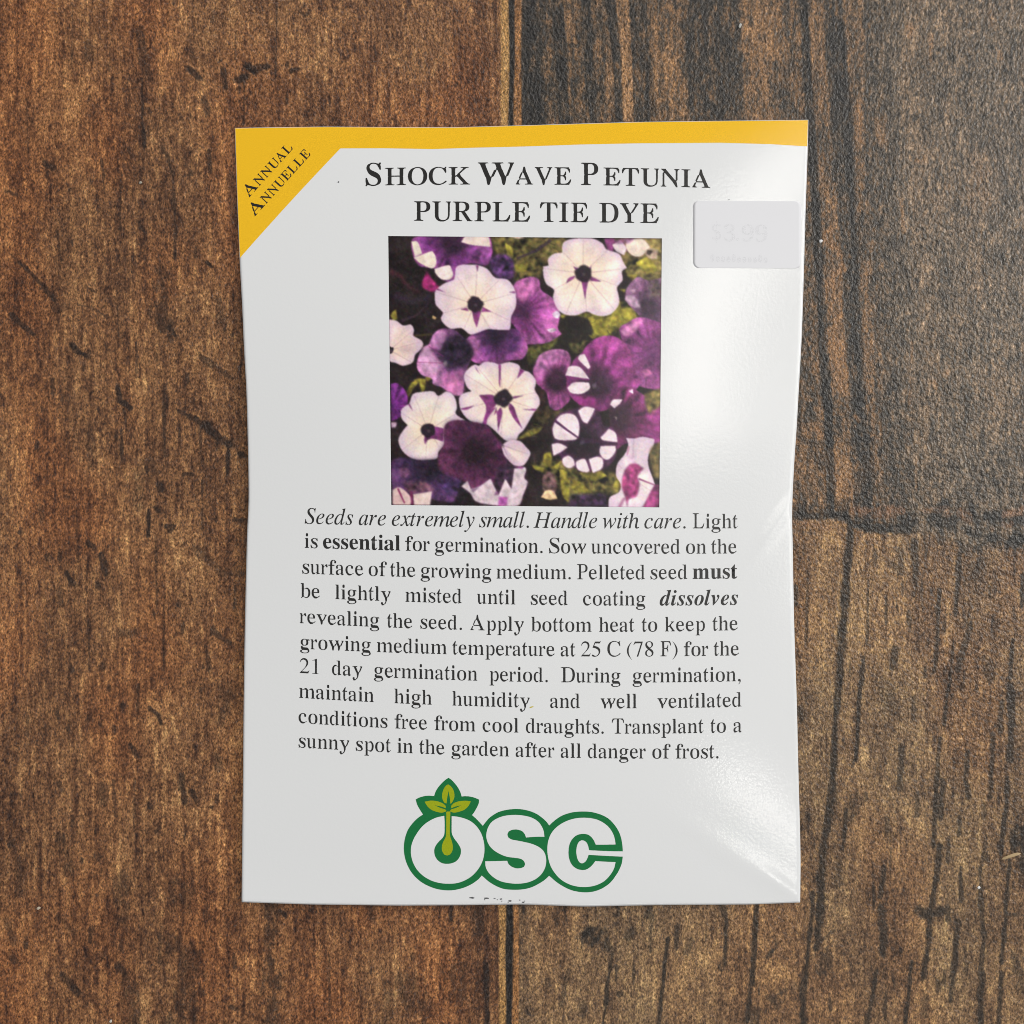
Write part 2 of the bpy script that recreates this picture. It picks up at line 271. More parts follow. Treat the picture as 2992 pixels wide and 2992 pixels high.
dkD = strokes([
 ([(460,1040),(440,1250),(422,1450)],38,.95),([(422,1450),(405,1700),(390,1932)],42,.95),([(555,1340),(548,1700)],10,.6),([(528,1780),(512,1932)],24,.85),([(820,1130),(815,1250),(825,1370)],36,.75),([(955,1400),(945,1700),(925,1860)],24,.8),
 ([(1070,1190),(1060,1330),(1045,1540)],24,.8),([(1130,1590),(1080,1780),(1060,1850)],34,.7),([(1035,1700),(1015,1932)],16,.7),([(1370,1680),(1355,1900)],20,.85),([(1428,1320),(1420,1490)],26,.9),([(705,1730),(690,1830)],40,.75),
 ([(210,1330),(205,1700)],18,.6),([(655,1430),(655,1590)],14,.7),([(1240,1380),(1245,1440)],20,.6),([(190,1070),(190,1200)],16,.5),([(145,1380),(145,1480)],24,.7),([(730,1180),(735,1300)],36,.5),([(590,1180),(590,1250)],20,.5),
 ([(680,1250),(740,1290)],40,.5),([(1200,1780),(1230,1880)],60,.5),([(830,1380),(810,1430)],22,.6),([(1120,1530),(1100,1590)],30,.5),([(1190,1240),(1160,1310)],50,.4),([(710,1580)],30,.6),([(130,1060),(250,1080)],16,.5),
 ([(960,1060),(965,1120)],34,.5),([(1140,1240),(1150,1330)],30,.5)],(2250,1000),1.932,wob)
dkD = np.maximum(dkD, strokes([
 ([(510,0),(485,180),(475,400),(460,650)],34,.95),([(460,650),(425,880),(405,1080),(400,1250),(380,1500)],40,.92),([(358,1190),(345,1400),(320,1600)],22,.9),([(320,1600),(300,1750),(300,1932)],32,.9),([(480,590),(490,680)],20,.6),
 ([(625,0),(612,230),(600,430)],20,.95),([(600,400),(580,470)],12,.7),([(1130,0),(1115,130),(1102,230)],20,.95),([(862,355),(855,480),(850,590)],34,.75),([(850,580)],40,.7),([(1078,310),(1062,560),(1055,700),(1042,915)],26,.85),
 ([(1095,550),(1080,760)],34,.8),([(1235,390),(1225,540),(1245,640)],28,.8),([(1382,280),(1375,460),(1365,640)],24,.8),([(1478,0),(1485,300),(1480,430)],30,.85),([(1498,60),(1495,230)],30,.8),([(1430,100),(1420,270)],30,.7),
 ([(1465,530),(1460,680),(1435,870),(1430,960)],26,.85),([(610,640),(570,740)],60,.5),([(545,710),(530,940)],20,.85),([(762,1040),(745,1200)],26,.85),([(705,1150),(700,1280)],16,.7),([(1078,920),(1060,1080),(1040,1230),(1025,1330)],30,.92),
 ([(1025,1330),(1010,1480),(985,1680)],28,.92),([(960,1290),(1025,1310),(1080,1290)],54,.9),([(745,1280),(760,1400),(755,1530)],44,.85),([(720,1630),(690,1800)],26,.85),([(690,1800),(665,1932)],24,.7),([(1198,1040),(1200,1230)],26,.75),
 ([(1132,870),(1125,1010)],20,.75),([(1310,1040),(1312,1260),(1330,1450),(1310,1640)],24,.8),([(1325,1640),(1305,1780),(1310,1932)],34,.9),([(1475,1000),(1455,1300),(1430,1580)],22,.85),([(1430,1640),(1415,1932)],28,.8),
 ([(1180,1350),(1165,1560),(1140,1800)],30,.85),([(918,1580),(900,1760),(885,1932)],22,.9),([(1530,860),(1545,930)],90,.95),([(1550,940),(1548,1100)],30,.9),([(40,1255),(25,1420),(12,1700)],28,.9),([(130,1510),(95,1550)],18,.9),
 ([(120,1790),(190,1740)],70,.6),([(420,1560),(400,1620)],80,.5),([(390,1470),(470,1400)],20,.6),([(1120,1260),(1125,1340)],22,.7),([(1190,760),(1190,850)],22,.75),([(780,760),(775,860)],18,.6),([(800,880)],40,.5),
 ([(950,620),(950,740)],30,.6),([(930,80),(930,200)],30,.5),([(925,460)],14,.8),([(800,930),(795,1100)],12,.5),([(510,1000),(500,1130)],40,.4),([(1450,1310),(1530,1310)],22,.6),([(1510,1560),(1540,1720)],60,.5),
 ([(280,140),(290,200)],36,.8),([(825,1575)],18,.9),([(765,30),(800,120)],80,.4),([(1290,0),(1290,40)],20,.6),([(1000,1780),(990,1880)],40,.4),([(40,1850),(20,1932)],50,.5),([(1330,680),(1330,760)],20,.5),([(1340,870),(1330,1000)],14,.6),
 ([(940,1580)],10,.7),([(1220,1500),(1230,1640)],24,.4),([(540,770)],50,.3)],(2192,2000),1.9475,wob))
dkD = np.maximum(dkD, strokes([
 ([(1215,350),(1270,375)],60,1),([(1225,330),(1250,320)],24,.9),([(1195,360)],34,.9),([(1290,395),(1320,410)],30,.6),([(1390,350),(1400,330)],40,.6),([(1322,420),(1300,560),(1282,731)],16,.9),([(1562,360),(1540,560),(1520,731)],16,.95),
 ([(1600,310),(1598,400)],20,.7),([(1492,260),(1488,420)],20,.6),([(1816,280),(1810,470)],14,.85),([(1795,480)],24,1),([(1930,480),(1905,720)],22,.9),([(1340,480),(1335,540)],16,.7),([(1350,600)],24,.7),([(1480,225),(1475,260)],30,.7),
 ([(1800,220),(1805,260)],30,.7),([(1130,500),(1100,650)],16,.5),([(1040,560)],30,.4),([(1660,370),(1640,420)],26,.5),([(912,320),(912,540)],14,.9),([(908,225),(910,320)],18,.7),([(1190,650),(1195,680)],40,.4)],(900,2500),1.486,wob))
sp3 = sstep(2.2, 2.9, cn(5, 26, 23) + 0.3 * cn(60, 90, 24)); dkD = np.maximum(dkD, 0.6 * sp3)
dkD *= np.clip(0.95 + 0.14 * spk, 0, 1)
D_ = D_ * (1 - dkD[..., None]) + np.array([40, 35, 31]) / 255 * dkD[..., None]

# --- joints between planks
seam_y = 1498 + 7 * cn(70, 400, 41) + np.interp(xx, [2250, 2330, 2470, 2490, 2650, 2780, 2992], [-2, 12, 20, 40, 46, 60, 80])
w_low = sstep(-14, 16, yy - seam_y + 8 * blot)[..., None]
R_ = U_ * (1 - w_low) + D_ * w_low
jd = strokes([([(430,980),(470,1030),(560,1050),(780,1055)],40,.8),([(760,950),(790,1010)],60,.75),([(900,1000),(990,910)],40,.85),([(910,1000),(1010,1020)],60,.7),([(1130,980),(1300,990)],70,.75),([(1110,1080),(1240,1110),(1434,1120)],60,.75),
 ([(1380,1010),(1434,1000)],50,.7),([(150,980),(430,980)],40,.7),([(1090,1150),(1170,1190)],60,.5)],(2250,1000),1.932,wob)
jo = strokes([([(475,950),(740,945)],44,.85),([(500,975),(700,980)],30,.6),([(880,950),(1000,940)],30,.5),([(1085,960),(1120,1000)],44,.75),([(1330,970),(1434,950)],40,.8),([(1330,1035)],40,.7),([(200,1020),(330,1050)],26,.6),([(1000,970)],34,.6),([(1255,1055)],20,.6)],(2250,1000),1.932,wob)
for m_, c_ in ((jd, (34, 33, 32)), (jo, (122, 86, 62))):
    m_ = np.clip(m_ * (1.35 if c_[0] < 60 else 0.85), 0, 1) * np.clip(0.92 + 0.2 * spk, 0, 1); R_ = R_ * (1 - 0.95 * m_[..., None]) + np.array(c_) / 255 * 0.95 * m_[..., None]
jx = xx + 1.6 * cn(8, 60, 42) + np.interp(yy, [-900, 0, 1500, 2650, 3900], [0, 0, 4, 8, 8])
strip = np.clip(0.55 + 0.07 * fine + 0.05 * spk + 0.05 * mid, 0, 1)
ST = ramp(strip, [(0, (90, 66, 40)), (.5, (150, 113, 68)), (1, (188, 150, 96))])
OR = ramp(np.clip(0.5 + 0.12 * fine + 0.1 * spk, 0, 1), [(0, (76, 52, 36)), (.5, (132, 92, 56)), (1, (165, 118, 74))])
BK = ramp(np.clip(0.5 + 0.2 * spk, 0, 1), [(0, (22, 20, 20)), (1, (46, 41, 38))])
a = sstep(1459, 1466, jx)[..., None]; W = L_ * (1 - a) + ST * a
a = sstep(1484, 1489, jx)[..., None]; W = W * (1 - a) + BK * a
a = sstep(1501, 1506, jx)[..., None]; W = W * (1 - a) + OR * a
a = sstep(1519, 1526, jx)[..., None]; W = W * (1 - a) + R_ * a
W = lin_arr(W); gain_l = 1 + 0.22 * (1 - sstep(1450, 1470, jx)); W = W * gain_l[..., None]
fi = np.arange(-39, 3034, 3.0); oi = np.arange(-880, -39, 33.0); oo = np.arange(3066, 3880, 33.0)
gx_ = np.concatenate([oi, fi, oo]); nxw = len(gx_)
ci = np.clip(np.round((gx_ - X0) / CELL).astype(int), 0, NW - 1)
colors = W[np.ix_(ci, ci)].reshape(-1, 3)
GX, GY = np.meshgrid(gx_, gx_)
V = np.stack([wx(GX), wy(GY), np.zeros_like(GX)], -1).reshape(-1, 3)

m_wood, nt, bs = new_mat('printed_wood')
at = N(nt, 'ShaderNodeAttribute', attribute_name='paint')
g1 = noise_node(nt, 2300, 3, 0.7, (1, 0.7, 1), 0.3)
g2 = noise_node(nt, 4300, 1, 0.6, (1.0, 0.6, 1), -0.5)
ga = mrange(nt, g1, 0.28, 0.72, 0.50, 1.48); gb = mrange(nt, g2, 0.28, 0.72, 0.30, 1.68)
mm = N(nt, 'ShaderNodeMath', operation='MULTIPLY'); nt.links.new(ga, mm.inputs[0]); nt.links.new(gb, mm.inputs[1])
mx = N(nt, 'ShaderNodeVectorMath', operation='SCALE'); nt.links.new(at.outputs['Color'], mx.inputs[0]); nt.links.new(mm.outputs[0], mx.inputs['Scale'])
sc2 = N(nt, 'ShaderNodeVectorMath', operation='SCALE'); nt.links.new(mx.outputs[0], sc2.inputs[0]); sc2.inputs['Scale'].default_value = 1.30
WOOD_GAIN = sc2
nt.links.new(sc2.outputs[0], bs.inputs['Base Color'])
bs.inputs['Roughness'].default_value = 0.30; bs.inputs['Specular IOR Level'].default_value = 0.5
bm1 = noise_node(nt, 2000, 2, 0.55, (1, 0.8, 1), 0.4)
bump(nt, bs, bm1, 1.0, 0.00018)
wood = grid_mesh('table_surface', V, nxw, nxw, m_wood, None, colors, smooth=False)
tag(wood, 'rustic brown wood plank print with charcoal plank at upper right', 'table surface', kind='structure')

# ------------------------------------------------------------------ packet shape (photo pixels -> height in metres)
TOPC = [(686, 374), (800, 372), (944, 370), (1120, 371), (1318, 372), (1428, 369), (1500, 367), (1700, 361), (1872, 356), (2100, 353), (2362, 350)]
BOTC = [(706, 2636), (900, 2642.6), (1169, 2646), (1371, 2644.7), (1526, 2642.6), (1707, 2649), (1909, 2644.7), (2200, 2642.6), (2338, 2637)]
LEFC = [(374, 686), (560, 692), (758, 700), (900, 708), (1000, 712), (1132, 719.6), (1207, 722), (1350, 725.5), (1466, 727), (1550, 722), (1670, 719), (1800, 716), (1934, 713.5), (2103, 711.5), (2286, 710), (2450, 708), (2636, 706)]
RIGC = [(350, 2362), (440, 2360), (526, 2357), (640, 2353), (759, 2350), (922, 2345), (1000, 2342), (1155, 2333), (1250, 2328), (1321, 2322.5), (1400, 2318), (1466, 2315), (1530, 2314), (1569, 2316), (1700, 2318), (1843, 2321), (1930, 2324), (2040, 2328), (2257, 2333), (2400, 2337), (2513, 2339.5), (2637, 2338)]
def crv(C):
    a = np.array(C, float); x = a[:, 0]; y = a[:, 1]
    xs = np.linspace(x[0], x[-1], 400); ys = np.interp(xs, x, y)
    k = np.hanning(25); k /= k.sum(); pad = np.concatenate([2 * ys[0] - ys[12:0:-1], ys, 2 * ys[-1] - ys[-2:-14:-1]])
    sm = np.convolve(pad, k, 'valid'); return lambda q: np.interp(q, xs, sm)
fT, fB, fL, fR = crv(TOPC), crv(BOTC), crv(LEFC), crv(RIGC)
def uv(x, y):
    l, r, t, b = fL(y), fR(y), fT(x), fB(x)
    return np.clip((x - l) / (r - l), 0, 1), np.clip((y - t) / (b - t), 0, 1)
MM = 0.001
def edge_lift(u, v):
    left = 0.30 + 1.05 * sstep(0.05, 0.35, v) * (1 - 0.35 * sstep(0.85, 1, v))
    right = 0.30 + 0.15 * np.sin(math.pi * v)
    return (1 - u) * left + u * right
def G2(x, y, cx, cy, sx, sy, rot=0.0):
    c, s = math.cos(rot), math.sin(rot); dx, dy = x - cx, y - cy
    a = (dx * c + dy * s) / sx; b = (-dx * s + dy * c) / sy
    return np.exp(-0.5 * (a * a + b * b))
def z_top(x, y):
    x = np.asarray(x, float); y = np.asarray(y, float)
    u, v = uv(x, y)
    z = edge_lift(u, v) + 0.22 + 1.7 * np.sin(math.pi * u) * np.sin(math.pi * v) ** 0.8
    # handling creases and soft dents
    z += 0.10 * G2(x, y, 2290, 1500, 14, 90, 0.6) * sstep(0, 0.01, 1 - u)
    z += 0.10 * np.sin(x / 190.0 + y / 260.0) * np.sin(math.pi * u) * np.sin(math.pi * v)
    z -= 0.10 * G2(x, y, 1318, 400, 140, 70)
    z += 0.07 * G2(x, y, 2190, 2530, 26, 160, 2.15)
    z += 0.05 * G2(x, y, 2290, 2590, 14, 60, 2.2)
    return z * MM
def packet_point(x, y, off=0.0):
    z = z_top(x, y) + off
    return np.stack([wx(x, z), wy(y, z), z], -1)

packet = bpy.data.objects.new('seed_packet', None); COL.objects.link(packet)
packet.empty_display_size = 0.02
tag(packet, 'white glossy seed packet with yellow corner band and petunia picture lying on wood planks', 'seed packet')

# --- envelope
nu, nv = 190, 250
sv, su = np.mgrid[0:nv, 0:nu]; sv = sv / (nv - 1); su = su / (nu - 1)
# denser near the border
dens = lambda t: t + 0.055 * np.sin(2 * math.pi * (t)) * -1
su = dens(su); sv = dens(sv)
TLc, TRc, BLc, BRc = np.array([686, 374.]), np.array([2362, 350.]), np.array([706, 2636.]), np.array([2338, 2637.])
tx_ = 686 + su * (2362 - 686); bx_ = 706 + su * (2338 - 706); ly_ = 374 + sv * (2636 - 374); ry_ = 350 + sv * (2637 - 350)
def coons(su, sv, tx_, bx_, ly_, ry_):
    top = np.stack([tx_, fT(tx_)], -1); bot = np.stack([bx_, fB(bx_)], -1)
    lef = np.stack([fL(ly_), ly_], -1); rig = np.stack([fR(ry_), ry_], -1)
    s = su[..., None]; t = sv[..., None]
    c = (1 - s) * (1 - t) * TLc + s * (1 - t) * TRc + (1 - s) * t * BLc + s * t * BRc
    return (1 - t) * top + t * bot + (1 - s) * lef + s * rig - c
Pq = coons(su, sv, tx_, bx_, ly_, ry_)
px_, py_ = Pq[..., 0], Pq[..., 1]
zt = z_top(px_, py_)
uu, vv = uv(px_, py_)
de = np.minimum(np.minimum(uu, 1 - uu), np.minimum(vv, 1 - vv))
zb = np.minimum(zt - 0.17 * MM, edge_lift(uu, vv) * MM * (1 - sstep(0.0, 0.13, de)) + 0.02 * MM)
# rounded fold: the outermost ring drops a little
ring = np.zeros_like(zt); ring[0, :] = ring[-1, :] = 1; ring[:, 0] = ring[:, -1] = 1
zt2 = zt - ring * 0.07 * MM; zb2 = zb + ring * 0.06 * MM
Vt = np.stack([wx(px_, zt2), wy(py_, zt2), zt2], -1).reshape(-1, 3); Vb = np.stack([wx(px_, zt), wy(py_, zt), zb2], -1).reshape(-1, 3)
n0 = nu * nv
ex = []
idx = np.arange(n0).reshape(nv, nu)
bi = idx + n0
fb = np.stack([bi[:-1, :-1], bi[:-1, 1:], bi[1:, 1:], bi[1:, :-1]], -1).reshape(-1, 4)
loop = list(idx[0, :]) + list(idx[1:, -1]) + list(idx[-1, -2::-1]) + list(idx[-2:0:-1, 0])
sd = [(loop[k], loop[(k + 1) % len(loop)], loop[(k + 1) % len(loop)] + n0, loop[k] + n0) for k in range(len(loop))]
m_paper, nt, bs = new_mat('glossy_white_paper')
bs.inputs['Base Color'].default_value = (0.82, 0.828, 0.832, 1)
bs.inputs['Roughness'].default_value = 0.11; bs.inputs['Specular IOR Level'].default_value = 0.5
gp = noise_node(nt, 2300, 2, 0.6); bump(nt, bs, gp, 0.32, 0.00003)
env = grid_mesh('envelope', np.vstack([Vt, Vb]), nv, nu, m_paper, packet, extra_faces=np.vstack([fb, np.array(sd)]))
tag(env, 'glossy white paper envelope')

# ------------------------------------------------------------------ lettering
# letter outlines: [style, character code, advance, contour, contour ...] in thousandths of an em
GLYPHS = [[0,97,444,[323,-14,293,-10,284,2,285,22,259,50,202,27,162,-2,139,-10,107,-12,77,-9,65,0,46,37,30,90,31,120,40,147,54,171,73,193,125,225,162,240,270,269,268,342,265,366,258,386,248,400,230,411,206,417,178,419,144,416,124,405,114,388,124,328,120,286,108,274,82,270,55,275,46,288,41,357,42,376,49,395,64,411,100,425,133,445,197,451,243,449,271,442,294,430,317,414,335,393,346,367,352,335,353,298,353,89,349,56,366,50,391,49,414,59,396,39,370,-1,351,-11],[183,48,231,58,256,71,270,90,270,210,265,240,205,227,171,208,143,184,124,154,115,119,118,79,135,56]],
[0,98,500,[51,-16,47,14,82,43,77,103,77,342,82,371,77,401,77,577,71,607,32,623,30,646,164,646,163,614,168,583,169,552,169,426,181,395,246,420,262,437,281,448,316,451,350,448,371,439,431,378,449,348,458,322,469,266,470,235,465,167,448,107,420,56,402,36,365,18,330,-6,305,-12,273,-14,240,-11,221,-1,199,16,144,40,68,-16],[260,20,298,25,327,42,346,70,365,119,371,151,378,227,372,303,354,356,336,379,304,392,262,397,225,393,193,382,175,365,169,343,169,97,172,63,232,25]],
[0,99,444,[213,-14,184,-12,163,-7,131,15,97,50,63,96,49,123,33,181,30,246,34,278,41,308,65,361,101,404,130,421,185,444,209,450,277,450,302,445,331,423,368,401,379,376,382,348,377,305,364,293,337,289,301,297,295,319,291,385,283,405,265,417,234,421,199,415,172,396,150,365,133,322,124,266,127,191,143,132,155,108,175,85,208,68,246,58,287,54,314,57,337,66,390,102,414,86,348,50,318,22,286,2,260,-10]],
[0,100,500,[172,-14,141,-11,122,-1,96,31,75,49,60,70,48,94,35,148,30,209,35,277,49,337,61,362,76,385,99,405,129,438,148,448,180,451,212,448,229,438,240,421,299,397,311,431,308,594,298,610,250,621,221,623,250,646,393,646,391,616,397,556,397,406,391,376,396,346,395,69,399,58,438,39,470,15,400,11,287,-14,316,20,298,55,237,25,223,3,208,-10],[216,40,283,59,300,72,311,108,311,343,306,365,288,382,256,394,219,398,182,393,154,378,139,354,123,298,117,217,122,139,137,83,151,59,178,45]],
[0,101,444,[209,-14,180,-12,158,-7,110,31,77,72,47,125,32,188,30,223,37,255,34,286,40,314,49,341,75,387,92,406,117,422,150,435,162,444,185,449,214,451,257,448,320,421,350,397,365,374,376,347,388,283,375,246,377,235,126,235,131,172,145,123,170,88,219,67,279,60,309,64,334,75,360,95,388,122,414,103,374,61,315,28,283,4,258,-10],[128,272,299,272,294,341,286,371,275,393,262,408,245,418,221,421,184,413,158,388,139,346,128,289]],
[0,102,333,[52,0,54,23,100,39,103,50,102,392,20,392,20,440,102,440,106,536,112,568,123,595,139,617,194,649,220,656,261,659,300,656,318,647,333,632,374,612,379,591,376,540,372,520,360,508,336,504,310,507,296,518,292,554,300,613,291,625,270,628,236,624,217,609,209,595,199,553,198,440,301,440,301,392,198,392,196,92,199,48,208,36,265,24,301,23,269,0]],
[0,103,500,[218,-199,133,-192,114,-184,59,-153,37,-130,30,-106,34,-84,48,-65,70,-49,135,-36,100,-20,73,20,69,43,72,65,63,86,71,105,88,122,115,139,185,156,123,175,92,199,73,228,62,262,59,301,61,330,68,356,79,379,94,400,114,418,180,447,235,451,264,450,292,446,340,431,452,431,470,380,384,380,399,352,407,321,410,289,408,262,402,237,392,214,378,194,359,177,290,148,212,148,190,144,172,134,155,119,145,101,144,83,169,73,299,69,361,63,394,47,418,18,429,-2,436,-25,454,-52,463,-85,454,-114,435,-139,398,-160,333,-185,307,-193],[235,176,264,180,287,190,301,207,311,230,318,261,320,299,316,337,307,368,315,391,301,408,271,418,235,421,208,418,186,408,171,391,159,368,151,337,148,299,151,261,159,230,171,207,186,190,208,180],[240,-165,297,-162,338,-153,366,-139,383,-119,392,-93,390,-72,377,-59,332,-50,145,-49,123,-64,110,-82,105,-103,108,-119,117,-133,135,-147,161,-157,196,-163]],
[0,104,500,[30,0,32,23,70,36,74,53,75,322,80,353,75,383,73,591,69,608,33,624,31,646,160,646,158,616,163,586,164,556,164,408,177,378,239,404,272,440,293,448,325,451,371,445,422,354,427,300,427,54,431,37,468,23,470,0,295,0,265,23,319,29,337,48,338,79,338,308,334,351,329,366,309,380,267,385,185,362,164,333,165,54,167,37,204,23,206,0]],
[0,105,278,[142,513,120,516,101,522,94,548,91,585,94,621,102,648,120,655,142,657,164,655,182,648,190,621,193,585,190,548,181,522,163,516],[41,0,43,23,87,36,91,79,90,386,85,404,46,416,45,440,186,440,185,410,190,380,191,350,192,54,194,37,235,23,237,0]],
[0,107,500,[18,0,20,23,60,37,64,79,64,170,71,230,64,261,63,592,59,609,24,623,22,646,150,646,148,617,154,587,154,558,154,268,166,239,215,261,226,284,244,306,289,351,321,394,325,406,305,414,261,416,292,440,437,440,435,416,406,403,386,388,291,296,300,247,310,222,436,49,454,34,480,26,482,0,299,0,269,23,329,28,342,45,329,70,248,181,205,209,154,190,154,79,157,37,195,23,197,0]],
[0,108,278,[41,0,43,23,87,36,91,79,90,591,86,608,46,623,44,646,186,646,185,616,190,586,191,556,192,54,194,37,235,23,237,0]],
[0,109,778,[30,0,32,23,72,36,75,53,76,328,83,359,69,402,33,417,31,440,163,440,163,408,182,375,247,403,279,439,298,448,329,451,376,446,406,406,449,370,509,400,545,438,566,448,600,451,647,445,700,354,705,300,705,79,708,37,746,23,748,0,570,0,571,23,609,37,612,54,611,331,603,366,582,380,540,385,457,363,436,336,437,54,439,37,476,23,478,0,302,0,304,23,341,37,344,54,346,350,343,365,316,380,273,385,187,362,168,333,168,79,171,38,208,23,209,0]],
[0,110,500,[30,0,32,23,70,36,74,53,75,328,81,359,69,402,33,417,31,440,160,440,158,409,177,379,239,405,272,440,293,448,325,451,371,445,422,354,427,300,427,79,431,37,468,23,470,0,295,0,265,23,319,29,337,48,338,79,338,308,334,351,329,366,309,380,267,385,185,362,164,333,165,54,167,37,204,23,206,0]],
[0,111,500,[251,-14,216,-12,190,-7,136,16,108,33,89,52,74,74,52,127,41,186,39,218,45,282,51,311,74,363,89,386,107,405,132,421,190,444,215,449,250,451,284,449,310,444,366,422,392,406,410,387,426,365,448,313,455,283,461,218,459,185,448,124,426,72,410,50,392,31,363,15,311,-7,285,-12],[251,16,283,21,308,34,327,55,336,70,351,115,361,218,353,305,336,364,325,384,306,406,281,419,251,424,219,419,194,406,174,384,154,338,147,305,140,219,150,116,165,70,174,55,193,34,219,21]],
[0,112,500,[58,-197,30,-175,61,-172,86,-166,101,-156,103,-143,103,26,109,55,103,113,103,316,108,370,95,401,63,418,61,440,178,440,180,406,197,372,259,407,290,447,328,452,360,449,379,439,440,366,460,316,469,258,469,193,460,131,440,76,425,54,402,34,375,-1,356,-11,323,-14,290,-11,274,1,261,19,201,46,189,14,192,-140,197,-157,252,-174,254,-197],[279,40,317,45,345,59,360,84,376,140,383,219,382,260,372,326,364,351,350,375,322,389,284,394,204,367,189,333,189,97,200,65]],
[0,114,333,[15,0,16,23,51,36,55,53,58,326,48,404,19,416,18,440,127,440,130,398,145,357,195,385,229,441,244,449,264,451,286,449,301,442,309,377,318,352,316,332,306,319,283,315,262,318,251,327,245,354,232,365,207,368,146,342,139,323,135,272,136,52,145,36,191,25,219,23,193,0]],
[0,115,389,[211,-14,181,-12,124,9,92,12,74,6,60,-12,33,-12,64,20,38,52,30,85,32,149,63,149,85,96,110,55,130,36,158,25,194,21,220,23,241,28,257,38,272,57,280,83,278,108,264,130,237,149,134,201,95,240,81,262,61,312,52,341,55,367,65,391,85,412,125,430,138,442,160,450,195,452,233,448,273,436,305,432,318,437,330,452,353,452,335,418,355,383,354,314,326,314,312,346,280,393,262,408,239,417,207,420,175,416,154,405,140,388,133,368,133,347,140,329,152,319,184,300,252,269,280,252,300,234,329,192,337,166,352,134,359,102,354,73,342,47,320,26,281,8,268,-4,245,-12]],
[0,116,278,[142,-13,111,-10,97,-1,95,15,83,37,73,66,68,101,67,395,7,395,57,449,115,552,148,601,171,601,172,569,168,536,150,472,144,440,243,440,243,395,148,395,147,116,152,72,167,61,199,57,216,63,232,79,248,106,271,93,224,55,190,4,175,-9]],
[0,117,500,[163,-14,134,-12,117,-5,79,72,73,102,72,137,69,388,66,400,32,417,30,440,151,440,149,409,154,348,155,105,158,82,166,65,190,54,224,50,296,70,315,93,315,351,312,390,308,402,269,417,267,440,393,440,392,409,397,378,397,347,397,99,394,72,404,55,440,42,470,18,401,13,293,-14,321,21,304,57,250,37,208,-6,189,-12]],
[0,118,500,[231,-14,214,14,207,42,187,154,166,183,63,398,20,416,18,440,236,440,272,417,192,411,176,391,263,203,306,173,316,204,389,358,398,386,395,403,380,414,337,417,369,440,482,440,480,409,439,345,360,179,306,151,289,41,282,13,265,-14]],
[0,119,722,[200,-14,185,14,178,41,162,153,144,180,47,403,23,411,20,416,18,440,196,440,194,416,157,403,157,391,233,210,274,180,284,211,313,272,365,303,373,333,344,409,312,415,308,440,495,440,494,416,467,409,454,391,470,343,483,286,501,257,511,229,548,200,557,227,620,363,626,390,621,409,603,418,604,440,704,440,704,418,676,366,601,203,550,176,524,40,499,-14,470,-14,457,15,450,44,440,162,431,191,414,220,403,250,365,279,357,252,332,199,282,172,271,146,255,39,247,12,232,-14]],
[0,121,500,[110,-199,84,-197,68,-189,61,-161,52,-142,34,-119,42,-75,53,-61,83,-56,109,-60,126,-70,128,-86,126,-124,132,-136,164,-140,188,-124,206,-105,230,-63,247,-7,237,21,219,132,208,160,188,188,97,390,81,408,54,414,18,416,51,440,254,440,252,416,201,403,201,389,284,196,323,169,331,197,400,368,402,402,397,410,377,416,377,440,480,440,482,412,446,344,379,182,330,155,322,128,310,20,276,-65,250,-116,238,-136,183,-157,169,-185,158,-193]],
[0,120,500,[19,0,19,29,37,41,77,80,129,137,195,165,219,193,84,373,63,396,20,416,18,440,228,440,226,417,200,412,179,397,234,317,287,291,305,315,350,364,370,395,374,405,366,411,348,417,350,440,468,440,466,420,469,413,410,360,363,310,300,286,278,261,434,51,456,30,482,25,480,22,482,0,273,0,238,23,296,28,322,34,326,43,318,61,263,136,210,162,131,65,117,33,132,24,177,21,142,0]],
[0,65,722,[24,0,21,31,41,45,50,60,99,169,157,198,169,227,137,256,225,459,280,489,306,634,313,663,325,692,354,691,367,663,374,635,402,494,423,466,524,241,526,213,549,185,609,51,631,38,666,30,704,27,661,0,670,0,396,0,404,0,362,27,427,31,483,45,488,68,450,159,425,196,161,196,121,105,115,72,115,47,140,32,200,27,157,0,163,0],[177,238,416,238,324,444,278,474]],
[0,67,667,[346,-16,306,-14,274,-9,248,0,219,13,158,49,131,71,109,96,69,155,42,223,35,260,28,339,35,417,42,454,54,488,85,551,125,604,178,646,270,684,309,689,379,689,410,685,460,667,547,646,570,651,586,666,596,691,622,691,622,658,596,624,608,591,622,524,622,458,597,458,551,555,535,581,516,604,487,628,452,645,401,655,359,658,281,645,219,607,176,542,147,452,137,336,143,264,147,228,176,143,221,83,289,47,379,35,413,37,446,43,505,66,559,105,610,158,639,132,590,78,527,37,485,22,461,8,417,-10]],
[0,68,722,[78,0,36,26,76,29,143,44,148,58,151,111,150,590,147,616,139,633,106,643,28,651,69,676,60,676,348,676,420,672,470,662,518,644,571,620,608,588,638,550,662,506,680,456,690,400,694,338,680,216,640,122,575,54,546,41,505,27,492,14,359,0],[349,36,395,39,436,48,473,63,504,84,529,111,548,144,563,184,575,230,584,340,574,449,546,534,526,564,502,595,434,631,350,643,299,639,260,629,255,571,257,63,261,50,299,40]],
[0,70,556,[63,0,28,26,67,30,99,38,126,50,132,92,133,310,144,340,133,371,133,556,129,612,120,628,96,639,65,646,61,676,54,676,500,676,493,676,491,642,518,609,527,575,528,475,507,475,490,545,466,594,449,611,426,624,377,636,311,640,234,633,220,625,223,367,300,371,330,382,349,401,369,447,383,514,407,514,407,422,401,391,370,360,404,299,407,268,407,175,384,175,370,250,350,298,336,313,316,323,290,330,223,332,221,120,224,63,234,46,266,35,347,26,312,0,318,0]],
